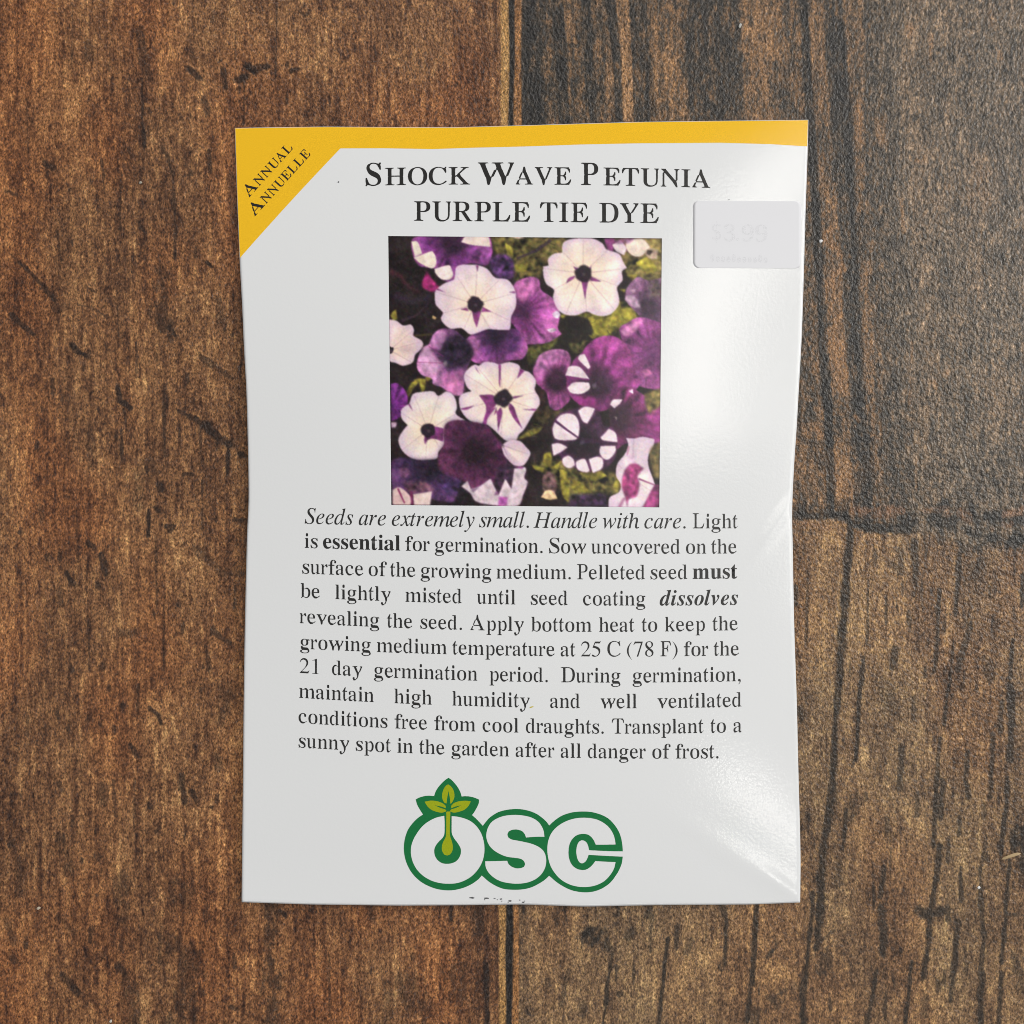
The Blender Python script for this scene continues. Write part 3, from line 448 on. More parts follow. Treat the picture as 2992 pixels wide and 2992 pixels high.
[0,76,611,[64,0,28,26,66,29,99,36,128,47,132,63,135,120,134,592,132,615,126,631,98,641,66,648,29,651,65,676,58,676,315,676,308,676,344,651,270,644,238,634,228,618,225,562,225,123,227,70,231,55,260,46,322,41,389,45,442,59,469,73,491,93,509,118,534,167,559,229,583,229,567,131,556,98,540,66,515,33,516,0,521,0]],
[0,80,556,[64,0,28,26,66,29,99,36,127,47,132,63,135,120,135,278,146,309,135,341,134,591,125,629,99,640,67,647,29,651,65,676,59,676,339,675,411,668,440,653,467,636,488,615,505,590,518,561,525,529,528,493,525,452,516,416,499,384,478,356,431,324,404,313,376,307,334,305,227,305,226,88,234,47,262,36,295,29,334,26,298,0,306,0],[227,341,317,343,349,349,377,360,401,375,414,395,424,420,430,452,431,525,426,556,417,582,405,603,379,624,343,636,299,640,261,637,229,629,225,614]],
[0,83,556,[36,-16,36,15,61,47,49,78,37,140,36,234,67,234,79,193,117,97,132,74,157,51,190,35,232,25,283,22,326,25,361,36,390,53,411,76,425,103,431,133,430,164,419,192,393,216,356,237,222,301,171,337,136,375,117,401,72,493,66,522,68,549,74,575,84,598,104,625,130,648,182,667,209,686,263,692,335,685,405,665,448,660,470,668,481,692,511,692,511,661,490,630,508,567,511,474,484,474,465,526,426,597,407,619,382,637,353,650,319,657,278,660,241,657,210,648,185,633,166,614,153,591,147,564,147,540,153,518,164,500,185,482,243,450,347,405,400,376,435,346,470,303,483,279,515,197,520,167,517,138,509,111,497,86,459,43,433,26,346,-8,275,-15,221,-11,140,14,103,18,88,16,78,10,65,-16]],
[0,84,611,[178,0,141,26,180,28,215,35,247,46,254,63,258,120,256,643,179,640,144,632,117,618,97,599,70,545,59,511,53,472,28,472,29,574,38,608,61,642,65,676,57,676,554,676,546,676,547,642,573,608,582,573,583,471,560,471,548,533,526,581,498,615,452,636,386,643,352,643,350,120,354,62,360,45,393,34,429,28,468,26,431,0,439,0]],
[0,72,722,[64,0,28,26,66,29,99,36,127,47,133,63,136,120,136,309,146,341,136,373,135,591,132,613,126,629,99,640,67,647,29,651,65,676,57,676,307,676,298,676,296,651,234,631,228,616,228,372,496,372,496,616,490,631,428,651,425,676,417,676,666,676,658,676,694,651,655,647,623,640,597,630,588,592,588,373,577,341,588,309,589,90,595,49,622,37,655,29,694,26,658,0,666,0,417,0,425,0,389,26,426,29,488,45,495,61,498,120,496,328,228,328,226,120,229,63,234,47,263,36,296,29,335,26,298,0,307,0]],
[0,79,722,[358,-16,289,-9,195,26,141,63,119,86,80,138,51,198,34,266,28,338,34,410,51,477,79,537,118,590,139,613,196,650,287,685,365,692,440,685,527,651,556,634,603,592,641,540,670,480,688,412,694,338,688,266,670,198,642,138,604,86,582,63,526,26,429,-9],[364,18,439,31,499,69,521,101,542,133,571,223,582,338,579,398,571,452,558,500,541,541,519,577,488,612,449,638,406,653,357,658,282,645,222,607,200,575,179,543,150,453,139,338,142,278,150,225,163,177,181,135,202,100,234,64,273,38,315,23]],
[0,75,722,[54,0,18,26,56,29,90,36,118,47,123,63,126,120,126,278,137,341,126,373,126,591,117,630,90,641,57,648,19,651,55,676,47,676,299,676,290,676,288,651,226,631,219,616,217,378,231,347,290,370,311,416,434,554,472,602,482,621,482,638,446,648,393,651,429,676,422,676,629,676,622,676,658,651,603,646,569,633,538,609,466,535,365,423,384,352,397,328,591,69,633,37,667,29,704,26,668,0,674,0,408,0,415,0,379,26,453,31,486,39,490,51,487,63,322,293,268,317,217,294,217,120,220,63,226,47,254,36,288,29,327,26,290,0,299,0]],
[0,87,944,[268,-16,258,13,253,41,230,212,210,241,77,621,70,634,28,651,25,676,18,676,251,676,243,676,284,651,203,641,187,629,188,609,202,553,306,257,348,227,432,435,487,464,499,523,465,628,447,638,420,644,358,651,398,676,646,676,638,676,678,651,621,647,576,633,575,611,604,514,608,484,626,454,690,276,731,246,833,548,845,603,846,625,839,639,804,649,776,651,810,676,925,676,926,651,923,642,910,625,885,563,787,274,734,245,705,42,688,-16,661,-16,650,14,615,221,596,251,532,429,490,459,406,251,351,221,317,43,310,14,298,-16]],
[0,86,722,[342,-19,330,9,322,37,286,204,263,231,87,624,64,637,30,646,28,676,18,676,308,676,298,676,340,651,241,642,209,629,209,608,226,561,368,241,415,212,556,560,568,607,568,628,557,641,537,646,479,651,521,676,511,676,672,676,662,676,704,651,675,649,655,644,641,635,633,620,466,216,412,187,388,40,382,10,370,-19]],
[0,69,611,[64,0,28,25,64,27,98,33,128,44,134,60,137,116,137,301,147,332,147,362,137,393,136,586,127,632,99,642,66,649,31,651,66,676,59,676,513,676,506,676,504,642,531,609,541,575,542,475,521,475,513,517,501,553,487,582,470,603,450,616,395,633,319,639,263,636,234,630,226,619,227,365,309,369,339,380,358,399,379,445,394,512,415,512,415,421,410,390,378,359,412,298,415,267,415,175,393,175,382,244,374,269,352,305,336,317,315,324,285,329,227,330,226,100,227,69,235,52,261,46,317,41,348,42,384,45,437,57,465,71,489,89,507,111,533,155,558,212,583,212,566,121,554,91,514,30,514,0,519,0]],
[0,85,722,[382,-19,329,-16,293,-9,263,3,213,42,188,70,169,102,157,139,150,182,148,562,144,613,137,629,107,640,71,647,28,651,69,676,59,676,340,676,330,676,328,651,258,631,251,616,249,240,252,166,259,131,269,101,284,76,308,57,340,44,378,36,423,33,490,41,537,65,573,106,594,163,601,236,599,591,589,629,574,639,547,647,504,651,545,676,536,676,694,676,685,676,683,651,687,646,667,637,657,626,649,588,644,211,637,160,624,115,606,78,576,48,521,24,496,5,466,-8,433,-16]],
[0,78,722,[583,-16,549,31,457,194,215,496,156,519,158,85,167,46,180,36,205,29,242,26,204,0,59,0,67,0,28,26,89,34,102,45,106,61,111,117,111,515,152,546,152,576,124,610,83,643,69,651,67,676,61,676,204,676,206,652,506,274,566,250,566,560,563,600,556,630,521,651,518,676,510,676,663,676,655,676,694,651,656,648,633,641,620,631,612,591,611,257,570,226,570,196,611,14,611,-16]],
[0,73,333,[53,0,19,26,56,31,111,48,120,62,124,84,123,601,121,621,113,635,55,648,19,651,53,676,46,676,287,676,280,676,314,651,250,643,223,635,212,621,209,574,209,115,211,66,217,50,246,39,280,32,282,0,289,0]],
[0,82,667,[63,0,28,26,65,29,97,36,125,47,129,63,133,120,133,309,143,341,133,373,131,591,123,629,97,640,66,647,29,651,64,676,58,676,343,674,388,669,415,660,471,632,494,607,512,576,523,539,527,497,522,450,507,411,486,378,453,352,385,332,405,306,542,75,572,38,601,29,639,26,604,0,612,0,476,0,475,26,320,289,293,315,222,315,221,88,228,47,256,36,288,29,326,26,290,0,299,0],[222,347,313,349,346,356,374,367,400,383,415,404,426,430,433,462,436,499,431,549,417,589,391,617,351,634,303,640,247,634,224,627,220,597]],
[0,89,722,[218,0,173,26,220,29,261,36,296,47,302,63,306,120,306,265,285,321,257,350,104,603,89,624,61,637,24,646,28,650,26,676,18,676,313,676,305,676,350,650,290,648,251,642,221,632,220,618,238,581,366,362,419,335,561,543,575,567,591,605,591,630,562,645,497,650,542,676,531,676,704,676,694,676,691,650,696,644,675,630,490,358,424,330,411,302,417,272,419,88,422,63,428,47,463,36,504,29,552,26,507,0,518,0]],
[0,50,500,[475,137,462,142,440,105,412,85,370,76,128,76,296,252,360,325,405,400,422,475,410,555,365,625,300,664,232,676,165,664,110,630,65,570,31,482,52,477,85,540,125,580,180,602,215,605,270,592,315,552,338,495,340,440,325,375,290,300,240,228,30,12,30,0,420,0]],
[0,49,500,[111,0,394,0,394,15,345,22,322,45,320,75,320,676,308,676,111,590,111,575,150,590,190,597,222,594,235,575,237,540,237,75,228,40,200,22,111,15]],
[0,53,500,[438,681,430,688,405,662,174,662,65,400,70,390,150,377,230,350,295,305,335,250,348,190,335,120,300,70,250,35,200,24,160,32,110,65,75,80,45,75,32,50,45,15,90,-8,140,-14,220,-8,295,25,355,75,400,145,420,225,412,310,370,380,300,425,230,450,140,470,178,583,390,583,402,590]],
[0,55,500,[449,662,79,662,20,515,37,507,80,568,130,585,370,588,172,-8,237,-8,449,646]],
[0,56,500,[290,354,370,300,425,235,445,165,430,90,385,30,320,-3,250,-14,175,-3,110,30,70,80,56,145,75,215,125,275,190,318,115,385,78,440,62,515,80,590,125,640,190,668,255,676,320,666,380,635,415,585,424,530,405,465,360,410],[272,390,325,425,350,475,354,530,340,590,300,633,248,648,190,635,155,600,142,550,155,500,200,445],[222,292,165,240,135,190,132,135,148,75,185,30,255,14,315,30,355,70,370,120,352,180,310,225]],
[4,83,518,[29,-16,26,15,45,47,35,78,25,140,29,234,67,234,119,97,133,74,154,51,183,35,218,25,262,22,299,25,328,36,352,53,370,76,383,103,389,133,387,164,376,192,354,216,322,237,197,301,148,337,113,375,95,401,56,493,51,522,52,549,68,598,86,625,111,648,160,667,190,686,244,692,311,685,379,665,413,660,429,668,442,692,478,692,483,661,465,630,480,567,478,474,445,474,423,526,384,597,367,619,346,637,321,650,292,657,258,660,226,657,201,648,180,633,164,614,153,591,147,564,148,540,153,518,164,500,181,482,233,450,329,405,380,376,415,346,449,303,461,279,489,197,493,167,490,138,483,111,471,86,455,63,435,43,409,26,323,-8,255,-15,205,-11,125,14,95,18,86,16,79,10,64,-16]],
[4,72,784,[54,0,25,26,65,29,98,36,123,47,129,63,133,120,133,309,144,341,133,373,133,562,128,613,122,629,98,640,66,647,27,651,55,676,336,676,334,651,266,631,259,616,256,562,257,372,529,372,530,562,527,616,521,631,452,651,450,676,730,676,758,651,687,640,663,630,657,614,654,592,653,373,643,341,653,309,654,90,662,49,686,37,718,29,759,26,730,0,450,0,421,26,460,29,492,35,519,45,526,61,530,120,529,328,257,328,257,88,266,47,292,36,324,29,365,26,336,0]],
[4,79,704,[349,-16,281,-9,188,26,134,63,112,86,75,138,47,198,31,266,25,338,31,410,47,477,74,537,111,590,133,613,189,650,282,685,356,692,427,685,517,651,545,634,591,592,629,540,657,480,674,412,679,338,673,266,657,198,630,138,592,86,570,63,515,26,419,-9],[355,18,419,31,471,69,492,101,511,133,538,223,548,338,545,398,538,452,526,500,510,541,490,577,461,612,427,638,391,653,348,658,284,645,232,607,211,575,192,543,165,453,155,338,158,278,166,225,178,177,194,135,214,100,243,64,277,38,313,23]],
[4,67,662,[345,-16,273,-9,215,13,153,49,127,71,83,124,65,155,39,223,27,298,25,339,32,417,39,454,50,488,80,551,121,604,175,646,272,684,310,689,377,689,408,685,461,667,539,646,555,651,570,666,583,691,617,691,620,658,598,624,609,591,622,524,616,458,584,458,533,555,499,604,473,628,441,645,395,655,358,658,289,645,234,607,192,542,165,452,155,336,161,264,165,228,193,143,235,83,296,47,377,35,408,37,437,43,492,66,518,84,600,158,637,132,590,78,528,37,415,-10]],
[4,75,801,[54,0,25,26,65,29,98,36,123,47,129,63,133,120,133,278,144,341,133,373,133,562,128,614,122,630,98,641,66,648,26,651,55,676,336,676,334,651,266,631,259,616,256,378,265,347,312,370,337,416,471,554,511,602,522,621,522,638,490,648,432,651,462,676,697,676,728,651,668,646,634,633,601,609,523,535,415,423,438,352,453,328,664,69,706,37,737,29,776,26,747,0,447,0,413,26,495,31,523,39,528,51,525,63,345,293,299,317,256,294,256,120,260,63,266,47,292,36,324,29,365,26,336,0]],
[4,87,952,[270,-16,256,13,249,41,224,212,204,241,75,621,69,634,27,651,25,676,262,676,291,651,253,648,221,641,208,629,208,609,222,553,323,257,352,227,355,257,425,435,473,464,486,523,452,628,439,638,416,644,359,651,388,676,646,676,675,651,623,647,586,633,584,611,613,514,617,484,635,454,696,276,725,246,727,276,815,548,826,603,826,625,821,639,793,649,766,651,790,676,925,676,927,651,908,625,883,563,786,274,740,245,709,42,701,13,687,-16,652,-16,637,14,629,43,598,221,581,251,519,429,489,459,486,429,416,251,367,221,323,14,307,-16]],
[4,65,698,[27,0,25,27,46,45,101,169,149,198,161,227,136,256,218,459,264,489,299,663,316,692,350,691,367,663,375,635,403,494,422,466,516,241,519,213,540,185,596,51,613,38,641,30,673,27,644,0,380,0,351,27,409,31,453,45,457,68,423,159,403,196,172,196,138,105,134,87,134,47,152,32,205,27,175,0],[189,238,391,238,306,444,275,474,271,444]],
[4,86,702,[331,-19,314,9,305,37,268,204,247,231,80,624,61,637,27,651,25,676,305,676,337,651,273,647,247,642,222,629,221,608,237,561,371,241,403,212,406,241,527,560,537,607,537,628,529,641,514,646,459,651,490,676,648,676,677,651,651,649,635,644,625,635,595,568,458,216,412,187,380,10,363,-19]],
[4,69,675,[55,0,25,25,66,27,99,33,127,44,133,60,137,116,137,301,148,332,148,362,137,393,136,586,126,632,99,642,67,649,29,651,58,676,573,676,571,642,599,609,608,575,603,475,573,475,563,517,547,553,512,603,492,616,466,626,434,633,351,639,294,636,269,630,261,619,262,365,338,369,368,380,386,399,411,445,432,512,463,512,468,421,463,390,430,359,466,298,463,175,430,175,416,244,405,269,381,305,365,317,344,324,314,329,262,330,260,100,262,69,270,52,293,46,349,41,384,42,422,45,478,57,508,71,532,89,582,155,614,212,650,212,636,121,624,91,582,30,580,0]],
[4,80,615,[54,0,25,26,65,29,98,36,123,47,129,63,133,120,133,278,144,309,133,341,133,562,128,613,121,629,98,640,66,647,27,651,55,676,369,675,448,668,488,653,519,636,544,615,564,590,578,561,587,529,590,493,586,452,576,416,558,384,532,356,476,324,444,313,410,307,257,305,257,88,266,47,292,36,324,29,365,26,336,0],[257,341,342,343,375,349,403,360,425,375,439,395,450,420,457,452,458,525,452,556,443,582,430,603,404,624,369,636,325,640,289,637,261,629,256,614,256,591]],
[4,84,661,[181,0,151,26,193,28,227,35,255,46,262,63,266,88,266,643,197,640,163,632,137,618,117,599,86,545,73,511,64,472,29,472,25,574,33,608,56,642,61,676,600,676,601,642,627,608,636,573,631,471,598,471,582,533,556,581,529,615,483,636,391,643,390,120,394,62,401,45,430,34,465,28,508,26,477,0]],
[4,85,706,[372,-19,321,-16,282,-9,249,3,195,42,170,70,152,102,140,139,133,182,131,562,127,613,120,629,96,640,65,647,25,651,54,676,334,676,333,651,263,631,257,616,255,240,258,166,264,131,275,101,289,76,310,57,338,44,372,36,412,33,474,41,517,65,551,106,573,163,579,236,579,561,576,591,565,629,554,639,531,647,491,651,519,676,681,676,680,651,676,646,658,637,651,626,642,588,637,211,629,160,617,115,601,78,572,48,518,24,491,5,459,-8,423,-16]],
[4,78,740,[597,-16,572,7,555,31,456,194,208,496,164,519,168,488,168,117,171,85,181,46,191,36,213,29,251,26,222,0,56,0,25,26,72,30,85,34,94,45,99,61,106,117,106,515,143,546,143,576,114,610,76,643,57,651,56,676,217,676,224,652,534,274,578,250,574,281,573,582,562,630,551,641,522,651,520,676,686,676,715,651,678,648,657,641,648,631,638,591,636,559,636,257,599,226,599,196,637,14,632,-16]],
[4,73,397,[54,0,26,26,66,31,123,48,132,62,136,84,136,601,133,621,125,635,66,648,25,651,54,676,343,676,372,651,333,648,275,635,265,621,262,601,261,115,264,66,270,50,298,39,334,32,344,26,345,0]],
[4,82,744,[54,0,25,26,65,29,98,36,123,47,129,63,133,120,133,309,144,341,133,373,133,562,128,613,122,629,98,640,66,647,27,651,55,676,383,674,434,669,469,660,536,632,565,607,586,576,599,539,603,497,597,450,581,411,555,378,515,352,443,332,466,306,620,75,653,38,680,29,719,26,690,0,525,0,519,26,481,79,344,289,318,315,257,315,257,88,266,47,292,36,324,29,365,26,336,0],[257,347,347,349,381,356,410,367,435,383,452,404,465,430,472,462,475,499,470,549,454,589,426,617,387,634,337,640,281,634,261,627,256,597]],
[4,76,668,[54,0,25,26,65,29,98,36,125,47,132,88,132,592,129,615,122,631,97,641,65,648,26,651,55,676,348,676,380,651,323,648,270,634,260,618,258,604,256,123,258,70,263,55,288,46,351,41,422,45,477,59,505,73,528,93,577,167,608,229,643,229,631,131,619,98,603,66,577,33,576,0]],
[4,68,704,[63,0,33,26,100,35,125,44,130,58,134,111,132,590,129,616,122,633,95,643,63,649,25,651,55,676,335,676,403,672,455,662,504,644,557,620,595,588,624,550,648,506,665,456,675,400,679,338,666,216,626,122,606,99,561,54,492,27,473,14,345,0],[336,36,377,39,413,48,445,63,473,84,496,111,514,144,528,184,539,230,548,340,539,449,512,534,493,564,470,595,411,631,337,643,293,639,262,629,257,571,260,63,263,50,293,40]],
[4,89,668,[195,0,166,26,207,29,239,36,265,47,270,63,274,120,274,265,254,321,230,350,94,603,81,624,59,637,30,646,27,650,25,676,298,676,330,650,276,648,246,642,224,632,223,618,238,581,352,362,387,335,394,361,504,543,516,567,529,605,529,630,508,645,453,650,483,676,643,676,639,644,624,630,458,358,404,330,392,302,397,272,399,88,407,47,433,36,466,29,507,26,477,0]],
[1,101,444,[224,-15,170,-7,145,2,122,15,82,52,51,102,40,131,27,197,25,233,32,299,40,329,52,357,84,405,125,442,149,455,201,471,229,473,270,469,306,458,338,441,366,416,384,391,398,363,408,331,414,296,416,246,170,246,175,180,190,129,215,92,249,70,292,63,321,67,348,79,373,99,397,128,419,108,388,64,353,29,314,5,271,-10],[169,285,295,285,294,357,290,388,283,411,272,428,256,437,235,441,206,432,185,406,173,363]],
[1,115,389,[201,-15,173,-12,86,13,66,6,53,-13,30,-13,30,157,56,157,75,100,89,77,106,58,131,38,157,26,186,22,208,24,227,30,242,39,257,60,262,87,256,113,238,136,208,156,104,210,78,230,58,251,44,274,35,300,32,327,35,357,42,385,55,409,73,432,96,450,122,463,153,471,187,474,223,469,293,453,308,458,319,474,339,474,339,329,316,329,304,362,288,390,269,411,247,427,224,437,198,440,170,436,150,424,137,407,133,385,137,363,148,345,176,324,261,281,292,264,317,245,336,225,349,202,356,173,359,141,356,107,348,76,335,50,316,27,292,9,265,-4,235,-12]],
[1,110,556,[22,0,22,24,46,28,62,38,70,56,73,83,73,376,70,403,63,421,48,432,23,437,23,461,214,461,214,397,237,424,263,445,291,460,322,470,356,473,402,466,439,447,465,416,480,371,485,314,485,83,488,56,495,38,510,28,534,24,534,0,295,0,295,24,325,30,339,50,344,83,344,322,340,367,335,383,321,398,296,403,266,397,239,379,214,349,217,56,224,38,238,28,262,24,262,0]],
[1,116,333,[170,-14,134,-11,105,-1,84,15,70,39,61,69,58,106,58,414,16,414,16,445,117,548,178,629,201,629,201,461,295,461,295,414,201,414,203,95,208,75,219,64,236,60,258,65,277,82,293,111,317,98,296,58,271,26,242,4,208,-9]],
[1,105,278,[141,537,121,540,104,547,88,559,76,574,69,592,67,612,69,632,76,650,88,666,104,678,121,686,141,688,162,686,179,678,195,666,207,650,214,632,216,612,214,592,207,574,194,559,179,547,161,540],[19,0,19,24,44,28,59,38,67,55,70,83,68,405,61,423,47,432,22,436,23,461,212,461,215,56,221,39,235,29,259,24,259,0]],
[1,97,500,[369,-15,336,-11,311,2,295,23,288,52,260,29,230,10,199,-3,167,-10,132,-13,100,-10,73,0,51,17,34,39,24,64,21,94,25,125,37,154,57,179,85,202,148,235,234,267,286,282,286,358,284,383,278,404,268,419,254,430,234,437,210,439,174,435,153,425,145,407,170,361,173,343,168,319,154,300,132,287,105,283,78,288,57,302,47,315,42,332,40,351,42,373,50,394,64,413,82,430,105,445,161,466,195,471,280,470,322,463,356,451,382,434,401,412,415,384,423,351,425,312,425,93,428,59,433,53,442,51,466,62,479,41,454,16,427,-1,399,-11],[215,50,249,61,268,75,286,94,286,251,243,237,209,218,185,192,171,161,166,125,172,83,188,58]],
[1,108,278,[19,0,19,24,44,28,59,38,67,55,70,83,68,618,62,637,48,648,22,652,22,676,212,676,212,83,215,56,221,39,235,29,259,24,259,0]],
[1,109,833,[32,0,32,24,57,28,72,38,80,56,83,83,83,376,80,403,73,421,58,432,33,437,33,461,223,461,223,393,246,422,271,444,298,460,327,469,357,473,403,467,439,451,465,425,481,388,505,418,532,442,561,459,592,469,625,473,671,466,707,447,733,416,748,371,753,314,755,56,762,38,777,28,801,24,801,0,566,0,566,24,589,28,603,39,611,57,613,83,613,322,609,367,604,383,590,398,566,403,537,397,511,380,487,352,489,57,496,39,510,28,534,24,534,0,301,0,301,24,325,28,339,39,347,57,349,83,349,322,345,367,340,382,326,398,301,403,272,397,246,379,223,349,225,57,232,39,245,29,268,24,268,0]],
[1,117,556,[197,-15,165,-12,138,-5,116,8,99,25,86,48,77,75,72,107,69,389,61,419,46,432,19,437,19,461,213,461,213,110,216,86,226,68,242,57,265,53,293,58,319,73,341,98,340,391,330,421,313,432,283,437,283,461,483,461,483,104,486,75,494,58,510,48,537,44,537,19,466,14,341,-15,341,60,302,20,278,5,253,-6,225,-13]],
[2,100,500,[89,-14,59,-10,33,2,12,21,0,40,-14,91,-14,153,-8,186,11,245,35,294,66,342,103,385,155,428,187,446,219,456,250,460,277,457,301,449,323,437,360,565,368,611,365,627,355,636,311,642,311,669,516,698,359,123,348,71,351,63,360,61,372,65,386,78,425,132,448,116,408,60,372,19,350,1,326,-10,301,-14,268,-7,247,15,241,52,250,113,213,57,175,17,148,0,120,-10],[150,62,173,68,196,86,211,103,239,148,274,228,298,308,306,370,302,398,290,415,270,421,251,415,229,399,185,343,146,268,117,187,106,117,109,94,118,76,132,65]],
[2,105,278,[203,551,178,556,156,570,142,591,138,617,142,643,156,664,178,678,203,683,228,678,250,664,264,643,269,617,264,591,250,570,228,556],[81,-12,60,-10,42,-3,28,7,17,22,11,40,9,61,14,95,74,313,87,377,76,398,37,405,36,430,230,460,140,127,133,82,137,68,148,63,167,71,190,94,218,134,238,120,208,72,177,35,145,9,113,-7]],
[2,115,389,[177,-14,150,-12,64,11,46,6,32,-10,6,-6,32,162,61,157,68,108,81,70,102,43,129,26,163,21,194,27,213,46,219,78,211,114,183,158,126,230,99,275,91,297,84,338,88,371,100,400,121,425,148,444,179,455,213,459,241,457,327,438,345,442,357,456,383,456,361,304,335,307,321,360,301,398,274,420,240,428,219,424,201,413,189,397,186,379,190,356,203,329,287,221,314,172,322,147,324,122,322,97,316,74,305,53,273,17,230,-6]],
[2,111,500,[189,-14,156,-11,126,-3,99,10,76,29,56,53,42,80,34,111,33,173,37,201,55,256,82,309,117,357,159,399,206,432,230,444,281,458,343,457,375,449,402,436,426,417,445,394,458,367,466,336,467,275,456,220,446,193,420,140,404,115,365,68,343,48,296,15,270,2,244,-7],[200,20,222,26,245,45,259,63,286,110,320,195,343,284,351,357,346,396,329,420,301,428,279,422,256,404,227,365,214,340,180,255,157,165,149,87,154,50,171,27]],
[2,108,278,[70,-14,48,-12,30,-6,15,5,5,19,-2,37,-4,59,-1,91,8,126,126,551,139,615,129,636,89,643,88,668,282,698,129,128,119,80,123,66,135,61,153,69,177,92,205,132,225,117,186,59,149,18,124,0,98,-10]],
[2,118,444,[106,-14,102,231,92,340,80,378,64,401,43,407,33,406,32,432,179,460,188,450,197,421,210,337,216,260,218,132,272,196,309,250,335,301,338,316,333,335,300,380,294,402,298,425,311,444,330,456,353,460,377,455,395,442,408,421,412,394,403,343,375,282,329,212,299,172,224,87,128,-13]],
[2,101,444,[175,-14,143,-11,115,-3,91,10,69,28,52,51,39,78,32,110,31,173,35,200,53,255,82,308,118,356,161,398,208,431,240,447,273,456,306,460,338,457,364,449,386,435,402,416,412,394,415,368,411,339,399,311,379,284,352,258,324,238,253,207,162,184,156,131,158,108,164,89,174,74,188,62,206,55,226,53,254,58,281,75,308,103,335,142,363,124,333,74,298,36,261,8,220,-8],[170,217,228,239,253,254,296,293,311,315,323,338,330,362,332,386,330,403,323,416,312,424,299,427,277,421,255,403,231,374,204,323]],
[3,83,500,[215,-14,148,-7,49,20,25,12,9,-12,-9,-12,25,216,44,217,52,147,73,90,89,68,112,45,139,29,170,19,204,16,228,18,251,24,272,34,307,65,320,84,335,130,337,156,332,190,326,207,294,258,190,371,152,419,139,441,127,468,120,496,118,524,121,558,129,589,143,617,162,642,185,664,236,692,288,703,362,702,452,678,474,684,490,702,509,702,477,500,461,500,458,540,452,575,441,605,426,629,407,648,385,662,360,670,331,673,298,670,271,659,248,642,230,619,220,591,217,558,225,518,236,497,266,453,378,333,398,307,414,280,425,251,432,220,434,187,432,159,418,108,406,84,372,44,328,12,302,1,275,-7]],
[3,101,444,[165,-10,135,-7,108,0,85,13,64,31,48,53,37,80,30,111,28,147,30,179,36,212,58,270,85,319,120,365,161,404,218,442,253,457,288,467,324,470,351,467,374,461,392,450,406,435,414,417,416,395,412,364,398,335,375,307,343,281,310,262,229,232,124,211,117,146,123,98,140,65,169,45,210,38,239,41,268,51,299,68,330,91,362,121,377,106,328,54,278,18,224,-3],[128,234,201,251,232,263,283,295,306,319,323,345,333,373,337,403,333,425,321,438,301,443,280,440,258,431,215,396,194,371,161,317]],
[3,100,500,[91,-12,61,-8,36,2,15,20,0,44,-9,74,-11,133,0,185,20,241,49,296,85,348,126,394,171,431,217,456,263,468,286,470,321,466,346,455,361,436,406,617,410,647,407,661,399,669,347,675,352,694,410,700,503,723,510,720,511,703,358,120,348,66,354,50,372,45,387,50,406,64,455,120,471,107,409,33,368,1,345,-9,323,-12,295,-6,278,11,272,40,279,91,300,167,258,101,238,74,198,32,173,13,147,-1,120,-9],[135,41,153,43,171,51,209,82,246,127,296,211,331,303,343,359,345,385,341,411,331,430,315,442,295,446,270,443,246,434,221,419,178,377,160,353,127,297,97,222,85,184,77,116,84,76,92,61,111,46]],
[3,115,389,[163,-12,115,-7,56,9,41,5,34,-6,15,-6,36,158,53,157,62,96,83,51,102,31,126,19,153,15,175,18,194,26,211,39,224,56,231,77,234,102,230,126,220,151,141,259,116,306,109,330,106,353,110,385,122,413,141,437,167,455,196,466,255,469,335,449,351,453,358,467,374,467,355,318,338,318,330,363,316,398,297,424,272,439,241,444,218,439,199,427,186,408,182,387,186,364,198,338,278,229,304,180,311,156,314,132,311,106,305,82,294,59,262,22,241,7,217,-3,191,-10]],
[3,97,500,[112,-12,88,-9,67,0,51,15,38,37,31,63,28,96,34,161,52,227,82,293,122,353,172,407,206,434,240,454,275,466,310,470,346,464,371,446,383,416,396,459,472,459,381,134,367,66,371,55,384,52,401,59,426,82,457,119,471,107,439,64,409,31,380,7,353,-7,328,-12,306,-7,292,8,287,34,296,84,321,174,256,79,215,34,190,14,165,0,139,-9],[160,49,175,51,192,59,210,71,246,106,263,129,313,209,328,239,350,299,362,356,363,382,358,416,341,437,312,444,281,438,251,422,222,394,201,367,164,300,148,260,125,180,117,109,122,75,136,56]],
[3,114,389,[9,0,96,310,111,385,107,404,97,414,47,422,50,441,203,470,212,466,212,457,161,266,205,339,245,396,280,437,310,461,336,470,354,466,368,456,377,440,380,420,376,395,364,375,346,361,325,357,309,360,295,368,285,381,280,398,232,340,189,272,151,192,117,102,89,0]],
[3,120,444,[297,-12,272,-8,255,5,246,22,227,87,207,179,116,53,79,13,61,1,41,-6,20,-9,2,-6,-12,2,-21,16,-24,34,-21,50,-13,64,0,73,16,76,65,61,79,65,95,76,200,219,170,364,162,391,150,410,133,420,109,424,63,420,66,439,135,451,191,467,210,470,225,462,234,441,262,306,331,402,369,448,393,463,421,468,447,463,463,450,468,428,466,412,457,399,445,391,429,388,382,401,360,391,269,268,308,96,316,72,327,57,342,52,357,57,376,71,421,128,435,112,404,67,374,33,346,8,321,-7]],
[3,116,278,[52,-12,25,-6,9,11,4,39,6,65,101,420,32,420,36,441,72,452,107,471,141,500,173,537,204,582,227,582,189,452,274,452,266,420,181,420,101,116,92,67,96,51,110,46,123,50,141,64,187,118,202,101,171,60,140,29,110,6,81,-7]],
